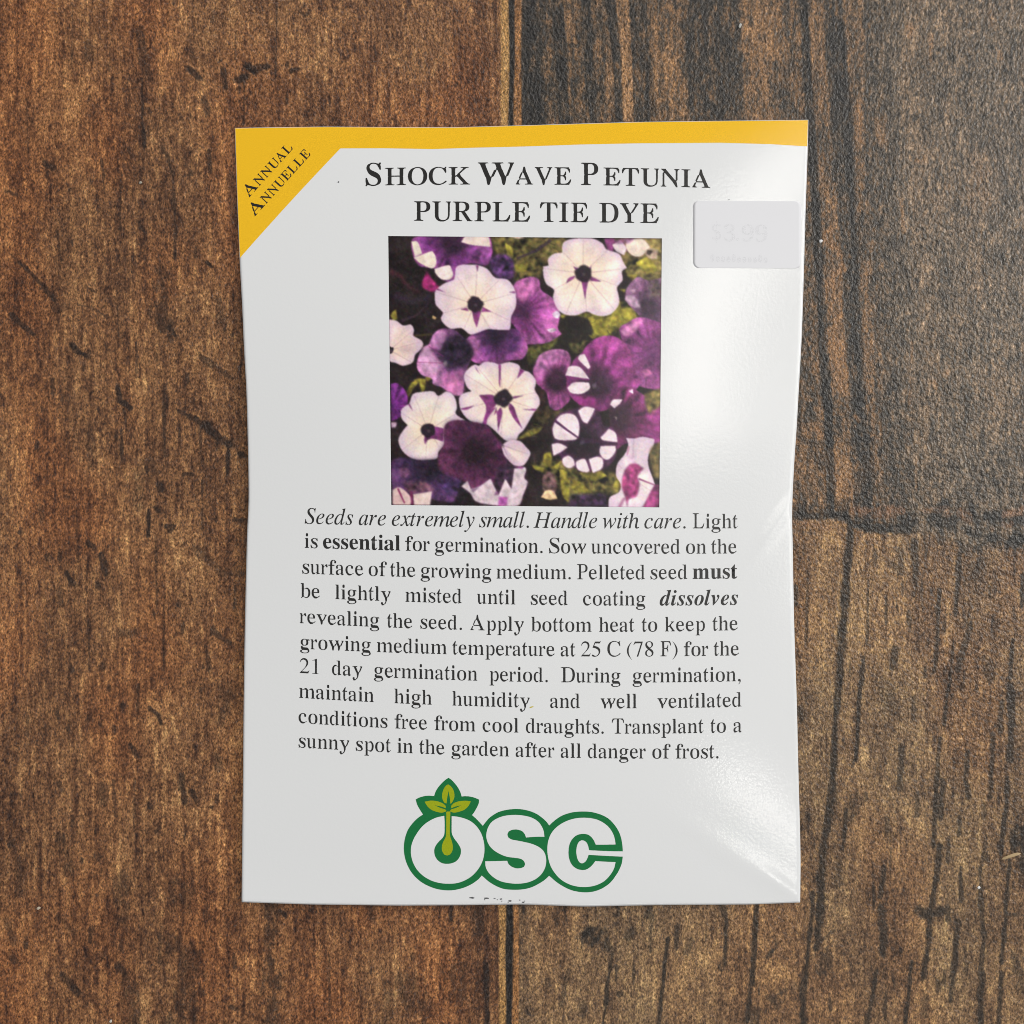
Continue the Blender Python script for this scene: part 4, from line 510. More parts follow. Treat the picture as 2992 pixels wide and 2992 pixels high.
[3,109,722,[601,-11,574,-5,557,14,551,46,557,90,622,324,632,378,625,400,603,408,586,405,544,382,499,339,458,287,408,203,365,107,332,0,253,0,350,333,357,382,350,401,330,408,310,403,285,390,224,341,181,293,162,265,121,191,87,104,53,0,-26,0,67,314,84,391,80,408,68,418,18,427,22,445,112,455,176,470,184,467,187,458,183,440,128,263,186,337,240,395,292,436,340,460,384,469,417,462,437,443,444,411,442,389,416,273,469,344,519,398,568,437,615,461,659,469,692,462,712,442,719,409,715,375,636,74,641,57,654,52,671,57,689,71,734,129,748,113,719,68,689,34,660,9,631,-6]],
[3,108,278,[60,-11,40,-8,24,2,14,18,10,39,17,80,159,612,164,642,161,662,150,673,131,678,100,681,102,699,256,723,265,721,268,714,263,691,106,125,96,74,101,57,114,51,129,55,148,69,195,122,211,107,169,55,128,18,103,2,80,-8]],
[3,121,444,[30,-227,9,-224,-7,-216,-17,-203,-20,-185,-17,-170,-8,-157,5,-148,23,-146,64,-160,81,-162,98,-155,119,-135,145,-103,212,-10,160,260,137,362,130,381,110,410,97,419,80,424,58,427,61,444,107,450,187,470,197,460,208,431,220,383,277,85,391,276,410,317,416,346,410,369,377,398,370,410,368,428,371,444,380,457,394,466,412,469,433,464,450,452,461,431,464,405,454,348,425,276,355,152,222,-50,152,-140,85,-203,65,-217,47,-225]],
[3,72,722,[-76,0,-71,20,-17,27,0,37,22,67,36,108,161,571,170,622,165,643,152,658,138,664,95,670,100,690,375,690,370,670,339,668,316,662,299,652,285,636,273,611,216,402,218,393,224,388,249,385,505,385,529,389,539,407,583,571,592,622,588,643,574,658,560,664,517,670,523,690,798,690,792,670,758,668,736,662,720,652,707,636,695,613,561,119,551,67,556,46,569,32,584,26,627,20,622,0,347,0,352,20,407,27,424,37,438,53,459,108,516,323,515,339,509,344,484,347,229,347,205,343,194,326,139,119,129,67,133,46,147,32,180,22,204,20,199,0]],
[3,110,500,[350,-13,329,-9,313,1,303,18,300,41,314,115,365,303,378,361,380,377,373,400,354,408,333,404,309,391,256,345,202,281,157,210,142,179,112,101,82,0,2,0,98,328,111,390,108,406,98,416,81,421,46,423,49,441,119,450,213,470,217,466,217,457,157,263,245,368,299,417,331,439,360,455,386,464,411,468,443,462,462,443,468,413,465,373,397,131,384,73,389,56,405,50,420,55,438,71,482,135,498,123,469,74,440,36,410,9,380,-8]],
[3,119,667,[94,-12,88,259,83,347,71,398,59,415,43,425,17,429,19,446,126,469,141,471,149,462,161,393,168,136,376,471,393,471,431,105,545,244,589,316,600,357,595,369,566,405,561,426,564,444,573,458,587,467,604,470,622,465,637,452,646,432,650,406,645,371,630,331,606,284,572,232,528,173,379,-12,363,-12,327,328,112,-12]],
[3,105,278,[204,584,185,588,168,599,157,616,153,635,157,654,168,671,185,683,204,687,223,683,240,672,252,655,256,635,252,615,241,599,224,588],[71,-12,44,-6,28,12,22,43,39,128,111,392,107,409,96,419,77,425,48,427,52,444,206,470,214,467,216,449,116,117,108,77,113,55,129,48,146,53,165,67,215,125,230,110,196,66,164,32,132,7,101,-7]],
[3,104,500,[386,-9,362,-6,342,2,325,15,312,33,304,55,302,81,306,132,351,344,355,379,350,409,336,426,312,432,286,428,259,415,232,394,205,364,168,309,144,256,137,230,87,0,1,0,129,603,122,626,101,641,57,645,65,683,236,683,200,518,163,368,173,368,205,412,237,446,272,470,307,485,345,490,388,484,419,465,438,434,444,390,439,351,394,135,391,91,395,67,405,52,423,48,462,57,483,68,499,42,470,20,441,4,414,-6]],
[3,99,444,[172,-12,139,-9,110,0,85,14,63,34,46,59,33,89,26,123,24,162,26,194,43,260,65,307,96,352,133,392,176,425,211,444,247,458,283,467,321,470,350,467,374,460,394,448,409,433,417,415,420,396,417,373,407,354,391,343,371,339,347,343,332,357,328,379,332,397,352,430,343,440,318,444,291,441,266,433,241,420,217,402,175,353,141,291,120,223,112,160,115,124,124,93,138,68,157,49,179,38,206,34,237,37,267,48,299,65,330,90,363,122,379,105,338,63,297,30,255,7,214,-7]],
[1,51,500,[222,-9,188,-8,131,0,80,18,58,32,41,48,29,66,22,84,20,103,23,124,31,143,44,157,61,167,79,173,100,176,103,139,114,109,132,86,155,69,183,59,215,56,254,61,272,68,288,78,303,92,314,110,323,133,328,160,330,193,326,227,314,256,293,281,272,296,247,307,218,313,127,316,127,373,189,373,226,378,256,390,279,411,291,432,300,455,306,481,306,542,299,568,288,590,273,606,253,616,230,619,209,617,192,610,179,598,161,565,155,544,149,474,114,477,84,483,59,494,42,510,31,531,27,557,31,581,41,603,57,623,80,641,103,654,161,670,235,676,273,674,308,670,368,651,393,636,418,614,437,588,447,558,451,524,449,494,441,466,428,441,410,419,388,399,337,367,308,356,358,342,384,331,408,317,448,280,463,255,472,226,473,165,463,117,453,97,438,73,419,52,396,35,371,20,315,1,285,-5]],
[1,57,500,[200,-9,135,-2,110,6,73,31,61,46,48,79,46,96,49,115,57,131,72,142,92,149,115,99,132,78,151,62,176,53,205,49,249,60,284,93,311,147,328,223,337,320,322,303,283,275,260,265,233,259,204,257,165,260,130,269,99,285,72,306,53,328,39,353,28,382,22,414,22,483,34,542,46,568,60,592,97,632,145,660,173,669,235,676,268,674,299,668,328,658,356,643,380,625,403,602,422,574,438,542,458,480,464,444,469,362,465,288,454,218,435,155,407,99,389,75,348,35,296,7,235,-8],[244,324,265,326,300,341,327,369,337,387,332,472,327,506,310,560,290,590,267,607,240,613,215,609,195,596,178,574,161,524,156,456,159,408,170,371,188,345,212,329]],
[1,36,500,[220,-58,220,49,114,58,53,73,30,82,30,167,117,139,169,129,220,126,220,327,150,351,96,379,76,395,56,417,41,443,33,473,30,507,33,541,43,572,59,599,81,622,109,641,142,655,179,664,220,669,220,757,284,757,284,670,318,668,380,659,460,633,433,559,363,582,284,594,284,394,345,374,394,353,421,338,443,320,460,301,473,278,480,251,483,219,479,186,470,156,453,130,431,106,382,77,353,66,284,53,284,-58],[220,416,220,592,188,588,161,579,141,567,127,552,119,534,116,513,118,489,126,469,138,452,157,439],[284,131,320,136,349,145,370,158,385,174,394,192,397,213,394,237,386,256,373,271,352,283,323,295,284,306]],
[0,46,250,[180,44,173,72,152,92,125,99,98,92,77,72,70,44,77,17,97,-4,125,-11,152,-4,173,16]],
[3,46,250,[180,44,173,72,152,92,125,99,98,92,77,72,70,44,77,17,97,-4,125,-11,152,-4,173,16]],
[0,44,250,[195,40,185,-30,150,-95,90,-141,83,-126,130,-85,148,-35,140,-8,120,-10,85,5,66,40,80,85,125,102,170,88]],
[0,40,333,[298,-169,222,-98,159,-28,110,42,76,113,55,184,48,254,55,324,76,395,110,466,159,536,222,606,298,677,242,601,199,531,167,462,145,393,133,323,130,254,133,185,145,115,167,46,199,-23,242,-93]],
[0,41,333,[35,-169,111,-98,174,-28,223,42,257,113,278,184,285,254,278,324,257,395,223,466,174,536,111,606,35,677,91,601,134,531,166,462,188,393,200,323,203,254,200,185,188,115,166,46,134,-23,91,-93]]]
GL = {}
for g in GLYPHS:
    GL['rbjit'[g[0]] + chr(g[1])] = (g[2] / 1000, [np.array(c, float).reshape(-1, 2) / 1000 for c in g[3:]])
def densify(P, m):
    out = []
    for i in range(len(P)):
        a, b = P[i], P[(i + 1) % len(P)]; k = max(1, int(np.linalg.norm(b - a) / m))
        for j in range(k): out.append(a + (b - a) * j / k)
    return np.array(out)
def sheet(name, polys, mat, off, parent, label=None):
    """flat printed shapes (photo pixel outlines, even-odd) laid on the curved packet"""
    cu = bpy.data.curves.new(name, 'CURVE'); cu.dimensions = '2D'; cu.fill_mode = 'BOTH'
    for P in polys:
        P = densify(np.asarray(P, float), 22)
        s = cu.splines.new('POLY'); s.points.add(len(P) - 1); s.use_cyclic_u = True
        co = np.zeros((len(P), 4), np.float32); co[:, 0] = P[:, 0] / 100; co[:, 1] = -P[:, 1] / 100; co[:, 3] = 1
        s.points.foreach_set('co', co.ravel())
    tmp = bpy.data.objects.new('tmp', cu); COL.objects.link(tmp)
    dg = bpy.context.evaluated_depsgraph_get(); dg.update()
    src = tmp.evaluated_get(dg).to_mesh()
    me = bpy.data.meshes.new(name)
    me.from_pydata([v.co[:] for v in src.vertices], [], [tuple(p.vertices) for p in src.polygons])
    bpy.data.objects.remove(tmp); bpy.data.curves.remove(cu)
    n = len(me.vertices); c = np.zeros(n * 3, np.float32); me.vertices.foreach_get('co', c); c = c.reshape(-1, 3)
    W_ = packet_point(c[:, 0] * 100.0, -c[:, 1] * 100.0, off)
    me.vertices.foreach_set('co', W_.astype(np.float32).ravel()); me.update()
    b = bmesh.new(); b.from_mesh(me)
    bmesh.ops.remove_doubles(b, verts=b.verts, dist=1e-7)
    for f in b.faces:
        if f.normal.z < 0: f.normal_flip()
    b.to_mesh(me); b.free(); me.update()
    me.polygons.foreach_set('use_smooth', np.full(len(me.polygons), True))
    me.materials.append(mat)
    o = bpy.data.objects.new(name, me); COL.objects.link(o); o.parent = parent
    if label: o['label'] = label
    return o
def run_width(runs):
    return sum(GL[s + ch][0] for s, t in runs for ch in t)
def place(runs, x, base, em_x, em_y):
    out = []
    for s, t in runs:
        for ch in t:
            w, cs = GL[s + ch]
            for c in cs:
                X = x + c[:, 0] * em_x; out.append(np.stack([X, base(X) - c[:, 1] * em_y], -1))
            x += w * em_x
    return out, x
def fit_word(style, text, cap_px, x0, x1, base, track=0.0):
    """set a word so that its ink spans x0..x1"""
    em = cap_px / 0.662; pen = 0.0; lo, hi = 9, -9; items = []
    for ch in text:
        w, cs = GL[style + ch]
        for c in cs: items.append((pen, c)); lo = min(lo, pen + c[:, 0].min()); hi = max(hi, pen + c[:, 0].max())
        pen += w + track
    k = (x1 - x0) / (hi - lo); out = []
    for p, c in items:
        X = x0 + (p + c[:, 0] - lo) * k; out.append(np.stack([X, base(X) - c[:, 1] * em], -1))
    return out
def quad(p):
    c = np.polyfit([q[0] for q in p], [q[1] for q in p], 2); return lambda x: np.polyval(c, x)

def flat_mat(name, col, rough=0.3, spec=0.5):
    m, nt, bs = new_mat(name)
    t = noise_node(nt, 9000, 2, 0.6); f = mrange(nt, t, 0.3, 0.7, 0.88, 1.12)
    mx = N(nt, 'ShaderNodeVectorMath', operation='SCALE'); mx.inputs[0].default_value = col; nt.links.new(f, mx.inputs['Scale'])
    nt.links.new(mx.outputs[0], bs.inputs['Base Color'])
    bs.inputs['Roughness'].default_value = rough; bs.inputs['Specular IOR Level'].default_value = spec
    gp = noise_node(nt, 2300, 2, 0.6); bump(nt, bs, gp, 0.32, 0.00003)
    return m
m_ink = flat_mat('black_ink', (0.022, 0.021, 0.020)); m_body = flat_mat('grey_black_ink', (0.026, 0.026, 0.025), 0.35)

# body text
TXT = [
 ("i:Seeds are extremely small. Handle with care.|r:Light", 891, 2156.5, 1530, 1542.4, 1543.4),
 ("r:is|b:essential|r:for germination. Sow uncovered on the", 888, 2154.5, 1600.5, 1616, 1617),
 ("r:surface of the growing medium. Pelleted seed|b:must", 881, 2155.6, 1675.7, 1692, 1690),
 ("r:be lightly misted until seed coating|j:dissolves", 877, 2157, 1745.6, 1767.5, 1767),
 ("r:revealing the seed. Apply bottom heat to keep the", 875, 2158, 1820.4, 1845, 1841),
 ("r:growing medium temperature at 25 C (78 F) for the", 875, 2161.5, 1895.2, 1917, 1914.7),
 ("r:21 day germination period. During germination,", 874, 2168, 1966, 1993, 1990),
 ("r:maintain high humidity and well ventilated", 872.5, 2169.4, 2038.6, 2068, 2064.6),
 ("r:conditions free from cool draughts. Transplant to a", 870.5, 2169.4, 2112, 2142, 2139),
 ("r:sunny spot in the garden after all danger of frost.", 870.5, 2104, 2183.8, 2213, 2215.6)]
def words(spec):
    return [(seg[0], w) for seg in spec.split('|') for w in seg[2:].split(' ')]
wl = words(TXT[-1][0]); EMX = (2104 - 870.5) / (sum(run_width([w]) for w in wl) + 0.25 * (len(wl) - 1)); EMY = 65.5
polys = []
for spec, xl, xr, yl, ym, yr in TXT:
    wl = words(spec); base = quad([(xl, yl), (1600, ym), (xr, yr)])
    k = EMX * (0.985 if spec.startswith('i') else 1.0)
    tot = sum(run_width([w]) for w in wl) * k; sp = (xr - xl - tot) / (len(wl) - 1); x = xl
    for w in wl:
        ps, x = place([w], x, base, k, EMY); polys += ps; x += sp
sheet('instruction_text', polys, m_body, 0.022 * MM, packet, 'ten lines of small black sowing instructions')

# headline in small capitals
b1 = quad([(1068, 542.5), (1700, 540.5), (2076, 549)]); polys = []
for t, cap, a, b in (("S", 64, 1068, 1114), ("HOCK", 50, 1124, 1375), ("W", 63, 1397, 1502), ("AVE", 50, 1507, 1669), ("P", 64, 1697, 1748), ("ETUNIA", 51, 1762, 2076)):
    polys += fit_word('t', t, cap, a, b, b1, 0.0)
b2 = quad([(1210, 645), (1560, 648), (1924, 652)])
for t, a, b in (("PURPLE", 1209, 1549), ("TIE", 1578, 1719), ("DYE", 1750, 1925)):
    polys += fit_word('t', t, 56, a, b, b2, 0.0)
sheet('title_lettering', polys, m_ink, 0.022 * MM, packet, 'large black serif capitals naming the flower')

# ------------------------------------------------------------------ yellow band and its lettering
YB = [(702, 753.5), (994.6, 433.5), (1120, 433), (1265, 435.5), (1384, 431.5), (1530, 428), (1700, 422), (1872, 418.5), (2105, 417), (2250, 421), (2359, 427.6)]
ns, ntt = 320, 60
sq, tq = np.mgrid[0:ns, 0:ntt]; sq = sq / (ns - 1); tq = tq / (ntt - 1)
xb = 690 + (2361.2 - 690) * np.where(sq < 0.5, sq * 2 * 0.1826, 0.1826 + (sq - 0.5) * 2 * 0.8174)
yb = np.interp(xb, [690] + [p[0] for p in YB[1:]], [p[1] for p in YB])
yt = fT(xb) + 1.2; yq = yt + tq * (yb - yt)
sh = (fL(yq) + 1.3 - 690) * np.clip(1 - (xb - 690) / 300.0, 0, 1); xq = xb + sh
shr = (fR(yq) - 1.5 - 2361.2) * np.clip((xb - 2200) / 161.2, 0, 1); xq = xq + shr
m_yel = flat_mat('yellow_print', (0.94, 0.545, 0.022), 0.18)
bandV = packet_point(xq, yq, 0.012 * MM).transpose(1, 0, 2).reshape(-1, 3)
grid_mesh('corner_band', bandV, ntt, ns, m_yel, packet)['label'] = 'golden yellow band along the top with slanted corner'
def rot_text(runs, p0, p1):
    d = np.array(p1, float) - p0; L = np.linalg.norm(d); d /= L; nrm = np.array([d[1], -d[0]])
    out = []; flat = lambda x: x * 0.0
    for t, cap, a, b in runs:
        for c in fit_word('t', t, cap, a * L, b * L, flat, 0.02):
            out.append(np.array(p0) + c[:, :1] * d - c[:, 1:] * nrm)
    return out
pol = rot_text((("A", 33, -0.02, 0.20), ("NNUAL", 26, 0.21, 1.0)), (731, 574), (857.5, 433.5)) \
    + rot_text((("A", 34, -0.02, 0.175), ("NNUELLE", 26, 0.185, 1.0)), (748, 629), (909, 451))
sheet('band_lettering', pol, m_ink, 0.026 * MM, packet, 'slanted black capitals in the yellow corner')

# ------------------------------------------------------------------ the printed flower picture
KS = 0.4; QX, QY = 33, 22; QW, QH = 740, 734
qy, qx = np.mgrid[0:QH, 0:QW].astype(np.float32); qx = qx / KS + QX; qy = qy / KS + QY
IMG = np.zeros((QH, QW, 3), np.float32)
def pn(s, seed, sy=None): return fnoise(QH, QW, s * KS, (sy or s) * KS, seed)
def pmask(poly, soft=2.5, smooth=True):
    P = smooth_poly(poly, 4, 72) if smooth else np.array(poly, float)
    m = np.zeros((QH, QW), np.float32)
    mg_ = 10 + int(round(soft * KS * 4))
    i0 = max(0, int((P[:, 0].min() - QX) * KS) - mg_); i1 = min(QW, int((P[:, 0].max() - QX) * KS) + mg_)
    j0 = max(0, int((P[:, 1].min() - QY) * KS) - mg_); j1 = min(QH, int((P[:, 1].max() - QY) * KS) + mg_)
    if i1 <= i0 or j1 <= j0: return m
    gx = qx[j0:j1, i0:i1]; gy = qy[j0:j1, i0:i1]; ins = np.zeros(gx.shape, bool)
    for k in range(len(P)):
        (ax, ay), (bx, by) = P[k], P[(k + 1) % len(P)]
        if ay == by: continue
        cr = (ay > gy) != (by > gy); ins ^= cr & (gx < (bx - ax) * (gy - ay) / (by - ay) + ax)
    sub = ins.astype(np.float32); s = soft * KS
    if s > 0.3:
        r = max(1, int(round(s * 2))); ker = np.exp(-0.5 * (np.arange(-r, r + 1) / s) ** 2); ker /= ker.sum()
        sub = np.apply_along_axis(lambda v: np.convolve(np.pad(v, r), ker, 'valid'), 0, sub)
        sub = np.apply_along_axis(lambda v: np.convolve(np.pad(v, r), ker, 'valid'), 1, sub)
    m[j0:j1, i0:i1] = sub; return m
def put(m, col, a=1.0):
    global IMG
    c = np.asarray(col, np.float32)
    if c.ndim == 1: c = c / 255.0
    IMG = IMG * (1 - a * m[..., None]) + c * (a * m[..., None])
def P_(poly, col, soft=3, a=1.0, nz=0.12, seed=1):
    c = np.array(col, np.float32) / 255 * (1 + nz * pn(9, seed)[..., None] + nz * 0.8 * pn(28, seed + 50)[..., None])
    if sum(col) > 590 and a > 0.8: put(pmask(poly, soft + 7), np.array([150, 92, 154], float), 0.55)
    put(pmask(poly, soft), c, a)
def line(pts, w, col, a=1.0, soft=1.5):
    P = [np.array(p, float) for p in pts]; L = []; R = []
    for i, p in enumerate(P):
        d = P[min(i + 1, len(P) - 1)] - P[max(i - 1, 0)]; d /= np.linalg.norm(d) + 1e-9; n = np.array([-d[1], d[0]])
        ww = w[0] + (w[1] - w[0]) * i / (len(P) - 1); L.append(p + n * ww / 2); R.append(p - n * ww / 2)
    put(pmask(np.array(L + R[::-1]), soft, False), col, a)
def radial(cx, cy, ax=1.0): return np.hypot((qx - cx) * ax, qy - cy), np.arctan2(qy - cy, qx - cx)
def ang_noise(th, seed, n=90):
    r = np.random.default_rng(seed).standard_normal(n); r = (r + np.roll(r, 1)) / 1.4
    return np.interp((th + math.pi) / (2 * math.pi) * n, np.arange(n + 1), np.append(r, r[0]))
def purple(poly, c, rd, R, edge, midc, dark, seed, soft=4, streak=0.13):
    m = pmask(poly, soft); cast(m, 0.4); r, th = radial(*c)
    r = r * (1 + 0.10 * pn(40, seed)) ; t = np.clip((r - rd) / (R - rd), 0, 1)
    col = np.stack([np.interp(t, [0, .45, 1], [dark[k] / 255, midc[k] / 255, edge[k] / 255]) for k in range(3)], -1)
    sh = streak * ang_noise(th, seed) * sstep(0.05, 0.5, t) + 0.10 * pn(14, seed + 3) + 0.05 * pn(4, seed + 5)
    put(m, np.clip(col * (1 + sh[..., None]), 0, 1))
    return m
def cast(m, a=0.5):
    put(np.clip(gblur(m, 6.5) * 1.25, 0, 1) * (1 - m), np.array([24, 16, 24], float), a)
def white(poly, c, thr, ends, seed, base=(236, 224, 220), stars=(), soft=3.4, vein=(120, 80, 110)):
    m = pmask(poly, soft); cast(m); r, th = radial(*c); mg = gblur(m, 15)
    edge = np.clip((mg - 0.5) * 2, 0, 1)
    fold = np.clip(ang_noise(th, seed + 9, 26), -1.5, 1.5) * sstep(thr, thr * 3.5, r)
    col = np.array(base, np.float32) / 255 * (1 + 0.050 * fold[..., None] * np.array([1.0, 1.25, 0.8]) + 0.020 * ang_noise(th, seed, 60)[..., None] + 0.022 * pn(22, seed)[..., None] + 0.008 * pn(4, seed + 1)[..., None])
    warm = np.exp(-(r / (thr * 2.6)) ** 2)[..., None]
    col = col * (1 - warm * 0.8) + warm * 0.8 * np.array([246, 225, 190]) / 255
    lil = (1 - sstep(0.0, 0.95, edge))[..., None] * 0.62
    col = col * (1 - lil) + lil * np.array([214, 190, 214]) / 255
    put(m, np.clip(col, 0, 1))
    for e in ends:
        line([c, ((c[0] + e[0]) / 2, (c[1] + e[1]) / 2), e], (7, 3.5), vein, 0.30, 3.0)
    for s in stars: put(m * pmask(s, 3.5), np.array([104, 44, 112]) / 255 * (1 + 0.12 * pn(9, seed + 7)[..., None]), 0.92)
    tm = m * (1 - sstep(thr * 0.78, thr * 1.12, r * (1 + 0.08 * ang_noise(th, seed + 2, 22))))
    put(tm, np.array([34, 24, 34], float), 0.97)
    put((1 - sstep(6, 16, np.hypot(qx - c[0] - 3, qy - c[1] - 6))), np.array([104, 92, 96], float), 0.5)
    return m
# background foliage
IMG[:] = np.array([33, 25, 26]) / 255
IMG += (0.018 * pn(30, 11) + 0.012 * pn(8, 12))[..., None] * np.array([1.0, 0.9, 0.9])
P_([(720,20),(1240,15),(1220,130),(1110,200),(1060,290),(900,330),(860,210),(760,140)], (88, 82, 40), 14, .95, .30, 2)
P_([(1560,20),(1880,20),(1880,340),(1700,310),(1610,200)], (126, 118, 62), 10, .95, .22, 3)
P_([(1180,550),(1400,530),(1590,450),(1720,520),(1715,580),(1610,640),(1500,705),(1400,690),(1300,640)], (138, 138, 48), 8, 1, .22, 4)
P_([(1210,575),(1300,550),(1400,590),(1410,690),(1330,790),(1140,780)], (32, 27, 25), 8, 1, .1, 5)
P_([(950,790),(1180,690),(1170,740),(1080,830),(990,890)], (74, 76, 36), 8, 1, .25, 6)
P_([(1250,740),(1370,720),(1340,800),(1280,810)], (64, 62, 34), 8, 1, .25, 6)
P_([(1000,1560),(1200,1540),(1480,1600),(1620,1640),(1600,1770),(1440,1770),(1260,1830),(1190,1720)], (92, 88, 42), 10, .9, .35, 7)
for q in ([(1190,1600),(1240,1610),(1260,1740),(1255,1830),(1210,1770)],[(1260,1660),(1340,1690),(1420,1760),(1320,1760),(1270,1720)],[(1330,1620),(1440,1600),(1520,1640),(1420,1680)],
          [(1000,1570),(1090,1590),(1080,1620),(1020,1600)],[(1085,1500),(1130,1480),(1140,1540),(1110,1590),(1080,1570)],[(1130,1590),(1210,1540),(1180,1600)],[(1580,1660),(1640,1640),(1640,1740),(1560,1720)],
          [(1380,560),(1450,560),(1540,640),(1500,700),(1430,660)],[(1560,470),(1600,440),(1600,620),(1530,660)],[(1590,510),(1690,490),(1720,570),(1640,590)],[(1590,370),(1640,370),(1630,395)],[(1385,685),(1440,695),(1420,712)],
          [(820,60),(870,100),(870,180),(840,160)],[(640+230,210),(980,200),(960,260),(900,250)],[(1700,190),(1790,140),(1860,240),(1780,260)],[(1640,270),(1720,270),(1690,320)],
          [(150,1080),(200,1000),(260,990),(200,1050),(160,1120)],[(230,1000),(280,990),(270,1070),(250,1090)],[(270,985),(330,940),(380,925),(350,970),(290,1010)],[(45,560),(80,520),(90,590),(60,600)],[(1000,1360),(1075,1315),(1040,1350),(900,1400)]):
    P_(q, (158, 154, 52), 5, .85, .16, 8)
line([(1130,40),(1040,110),(900,170)], (26, 16), (52, 38, 52), .9, 5)
line([(1200,90),(1010,160),(930,240)], (8, 6), (120, 108, 60), .7, 4)
line([(40,260),(110,290),(170,370),(240,400)], (34, 18), (76, 38, 48), .7, 9)
line([(60,420),(200,470),(330,430)], (50, 40), (50, 38, 52), .8, 14)
line([(120,600),(220,560),(300,480)], (16, 8), (70, 52, 66), .7, 5)
line([(200,700),(320,690)], (14, 8), (92, 86, 36), .8, 5)
P_([(330,560),(355,575),(345,590),(328,580)], (170, 145, 100), 3)
P_([(1020,1180),(1160,1170),(1290,1180),(1080,1300),(900,1400),(1000,1300)], (64, 56, 34), 10, .8, .3, 9)
P_([(890,1405),(1000,1330),(1075,1312),(1030,1360)], (118, 116, 46), 6, .9, .2, 10)
P_([(1075,1660),(1110,1612),(1160,1640),(1172,1720),(1150,1780),(1085,1760)], (104, 78, 78), 6, 1, .22, 11)
P_([(1065,1790),(1100,1745),(1150,1750),(1178,1800),(1120,1808)], (228, 196, 150), 4, 1, .1, 12)
P_([(1270,1770),(1500,1770),(1560,1850),(1250,1850)], (46, 32, 58), 10, .9, .3, 13)
P_([(1030,1050),(1100,1060),(1090,1200),(1060,1230)], (46, 30, 30), 8, .9, .2, 13)
rl = random.Random(3)
for k in range(150):
    cx, cy = rl.uniform(30, 1870), rl.uniform(20, 1850); an = rl.uniform(0, 6.28); ln = rl.uniform(30, 130)
    ex_, ey_ = math.cos(an) * ln, math.sin(an) * ln * 0.8; b_ = ln * rl.uniform(-.25, .25)
    left = cx < 600 or cy > 1400
    colr = rl.choice([(62, 40, 56), (70, 50, 66), (52, 34, 40), (84, 60, 62), (40, 34, 48)]) if left else rl.choice([(96, 92, 40), (128, 124, 60), (58, 54, 34), (44, 34, 40), (150, 144, 74)])
    line([(cx, cy), (cx + ex_ / 2 - b_ * math.sin(an), cy + ey_ / 2 + b_ * math.cos(an)), (cx + ex_, cy + ey_)], (rl.uniform(3, 12), 2), colr, rl.uniform(.35, .8), 2.0)
# flowers further back
purple([(1640,380),(1660,340),(1720,285),(1790,310),(1880,290),(1880,640),(1810,625),(1740,560),(1640,450)], (1795,500), 40, 240, (176,136,172), (118,84,122), (62,46,64), 20)
P_([(1630,440),(1660,410),(1720,440),(1740,500),(1690,490)], (206,178,196), 6, .85); P_([(1660,375),(1710,370),(1690,400)], (206,170,190), 4, .8)
P_([(1790,300),(1880,330),(1880,430),(1800,420)], (96,88,66), 14, .6, .2, 14)
purple([(1595,650),(1650,600),(1740,560),(1880,600),(1880,1060),(1700,1010),(1660,830)], (1830,800), 30, 270, (150,88,158), (112,58,118), (88,46,98), 21)
P_([(1600,655),(1700,590),(1760,580),(1700,660),(1640,690)], (196,140,190), 7, .8, .1)
purple([(880,350),(960,300),(1000,292),(1050,310),(1065,380),(1130,425),(1180,480),(1190,560),(1180,640),(1205,680),(1110,740),(1000,750),(940,745),(890,640),(850,580)], (935,525), 18, 210, (160,98,168), (128,66,138), (52,28,58), 22)
P_([(1140,540),(1170,520),(1195,545),(1180,575),(1150,565)], (226,208,224), 3); P_([(1100,650),(1150,640),(1175,655),(1130,670)], (222,200,216), 3)
P_([(880,350),(960,310),(1040,330),(1000,420),(930,470),(890,420)], (186,124,182), 14, .55, .12)
purple([(190,60),(230,25),(400,5),(715,5),(735,100),(722,180),(690,215),(560,210),(480,330),(400,320),(340,240),(240,225),(200,150)], (460,60), 55, 260, (140,84,156), (104,52,126), (48,28,52), 23)
P_([(190,60),(232,62),(262,140),(212,166)], (232,222,204), 3, 1, .03); P_([(205,168),(330,122),(352,160),(355,215),(322,240),(245,205)], (238,226,206), 3, 1, .03)
P_([(345,245),(440,218),(462,250),(470,290),(440,318),(388,312),(350,272)], (236,222,214), 3, 1, .03); P_([(525,60),(570,10),(700,15),(722,92),(600,80)], (234,220,206), 3, 1, .03)
P_([(540,110),(640,90),(735,100),(722,180),(690,215),(600,190)], (132,76,158), 10, .7, .14, 15)
P_([(715,180),(790,138),(860,160),(885,230),(870,300),(800,312),(740,270)], (76,52,104), 9, 1, .2, 16)
P_([(258,345),(292,258),(340,330),(402,385),(340,402),(275,382)], (142,42,110), 6, 1, .15, 17)
purple([(40,1030),(90,1025),(140,1080),(155,1150),(120,1240),(40,1285)], (50,1180), 5, 160, (122,62,160), (108,48,138), (84,36,110), 24)
P_([(40,1290),(80,1290),(70,1325),(40,1325)], (214,180,206), 4)
purple([(540,760),(590,690),(700,650),(890,648),(940,700),(975,775),(940,850),(860,862),(770,895),(620,882),(560,830)], (760,690), 45, 240, (152,92,160), (92,52,112), (40,26,50), 25)
P_([(560,740),(600,700),(650,720),(640,830),(580,830)], (178,126,186), 12, .6, .12); P_([(860,690),(920,690),(925,800),(840,810)], (62,40,92), 16, .7, .15)
purple([(218,900),(255,785),(300,760),(338,685),(400,648),(480,660),(545,720),(605,800),(570,900),(545,1000),(530,1105),(460,1100),(390,1050),(330,1030),(318,990),(250,965)], (480,810), 70, 250, (186,138,188), (126,84,140), (36,28,48), 26)
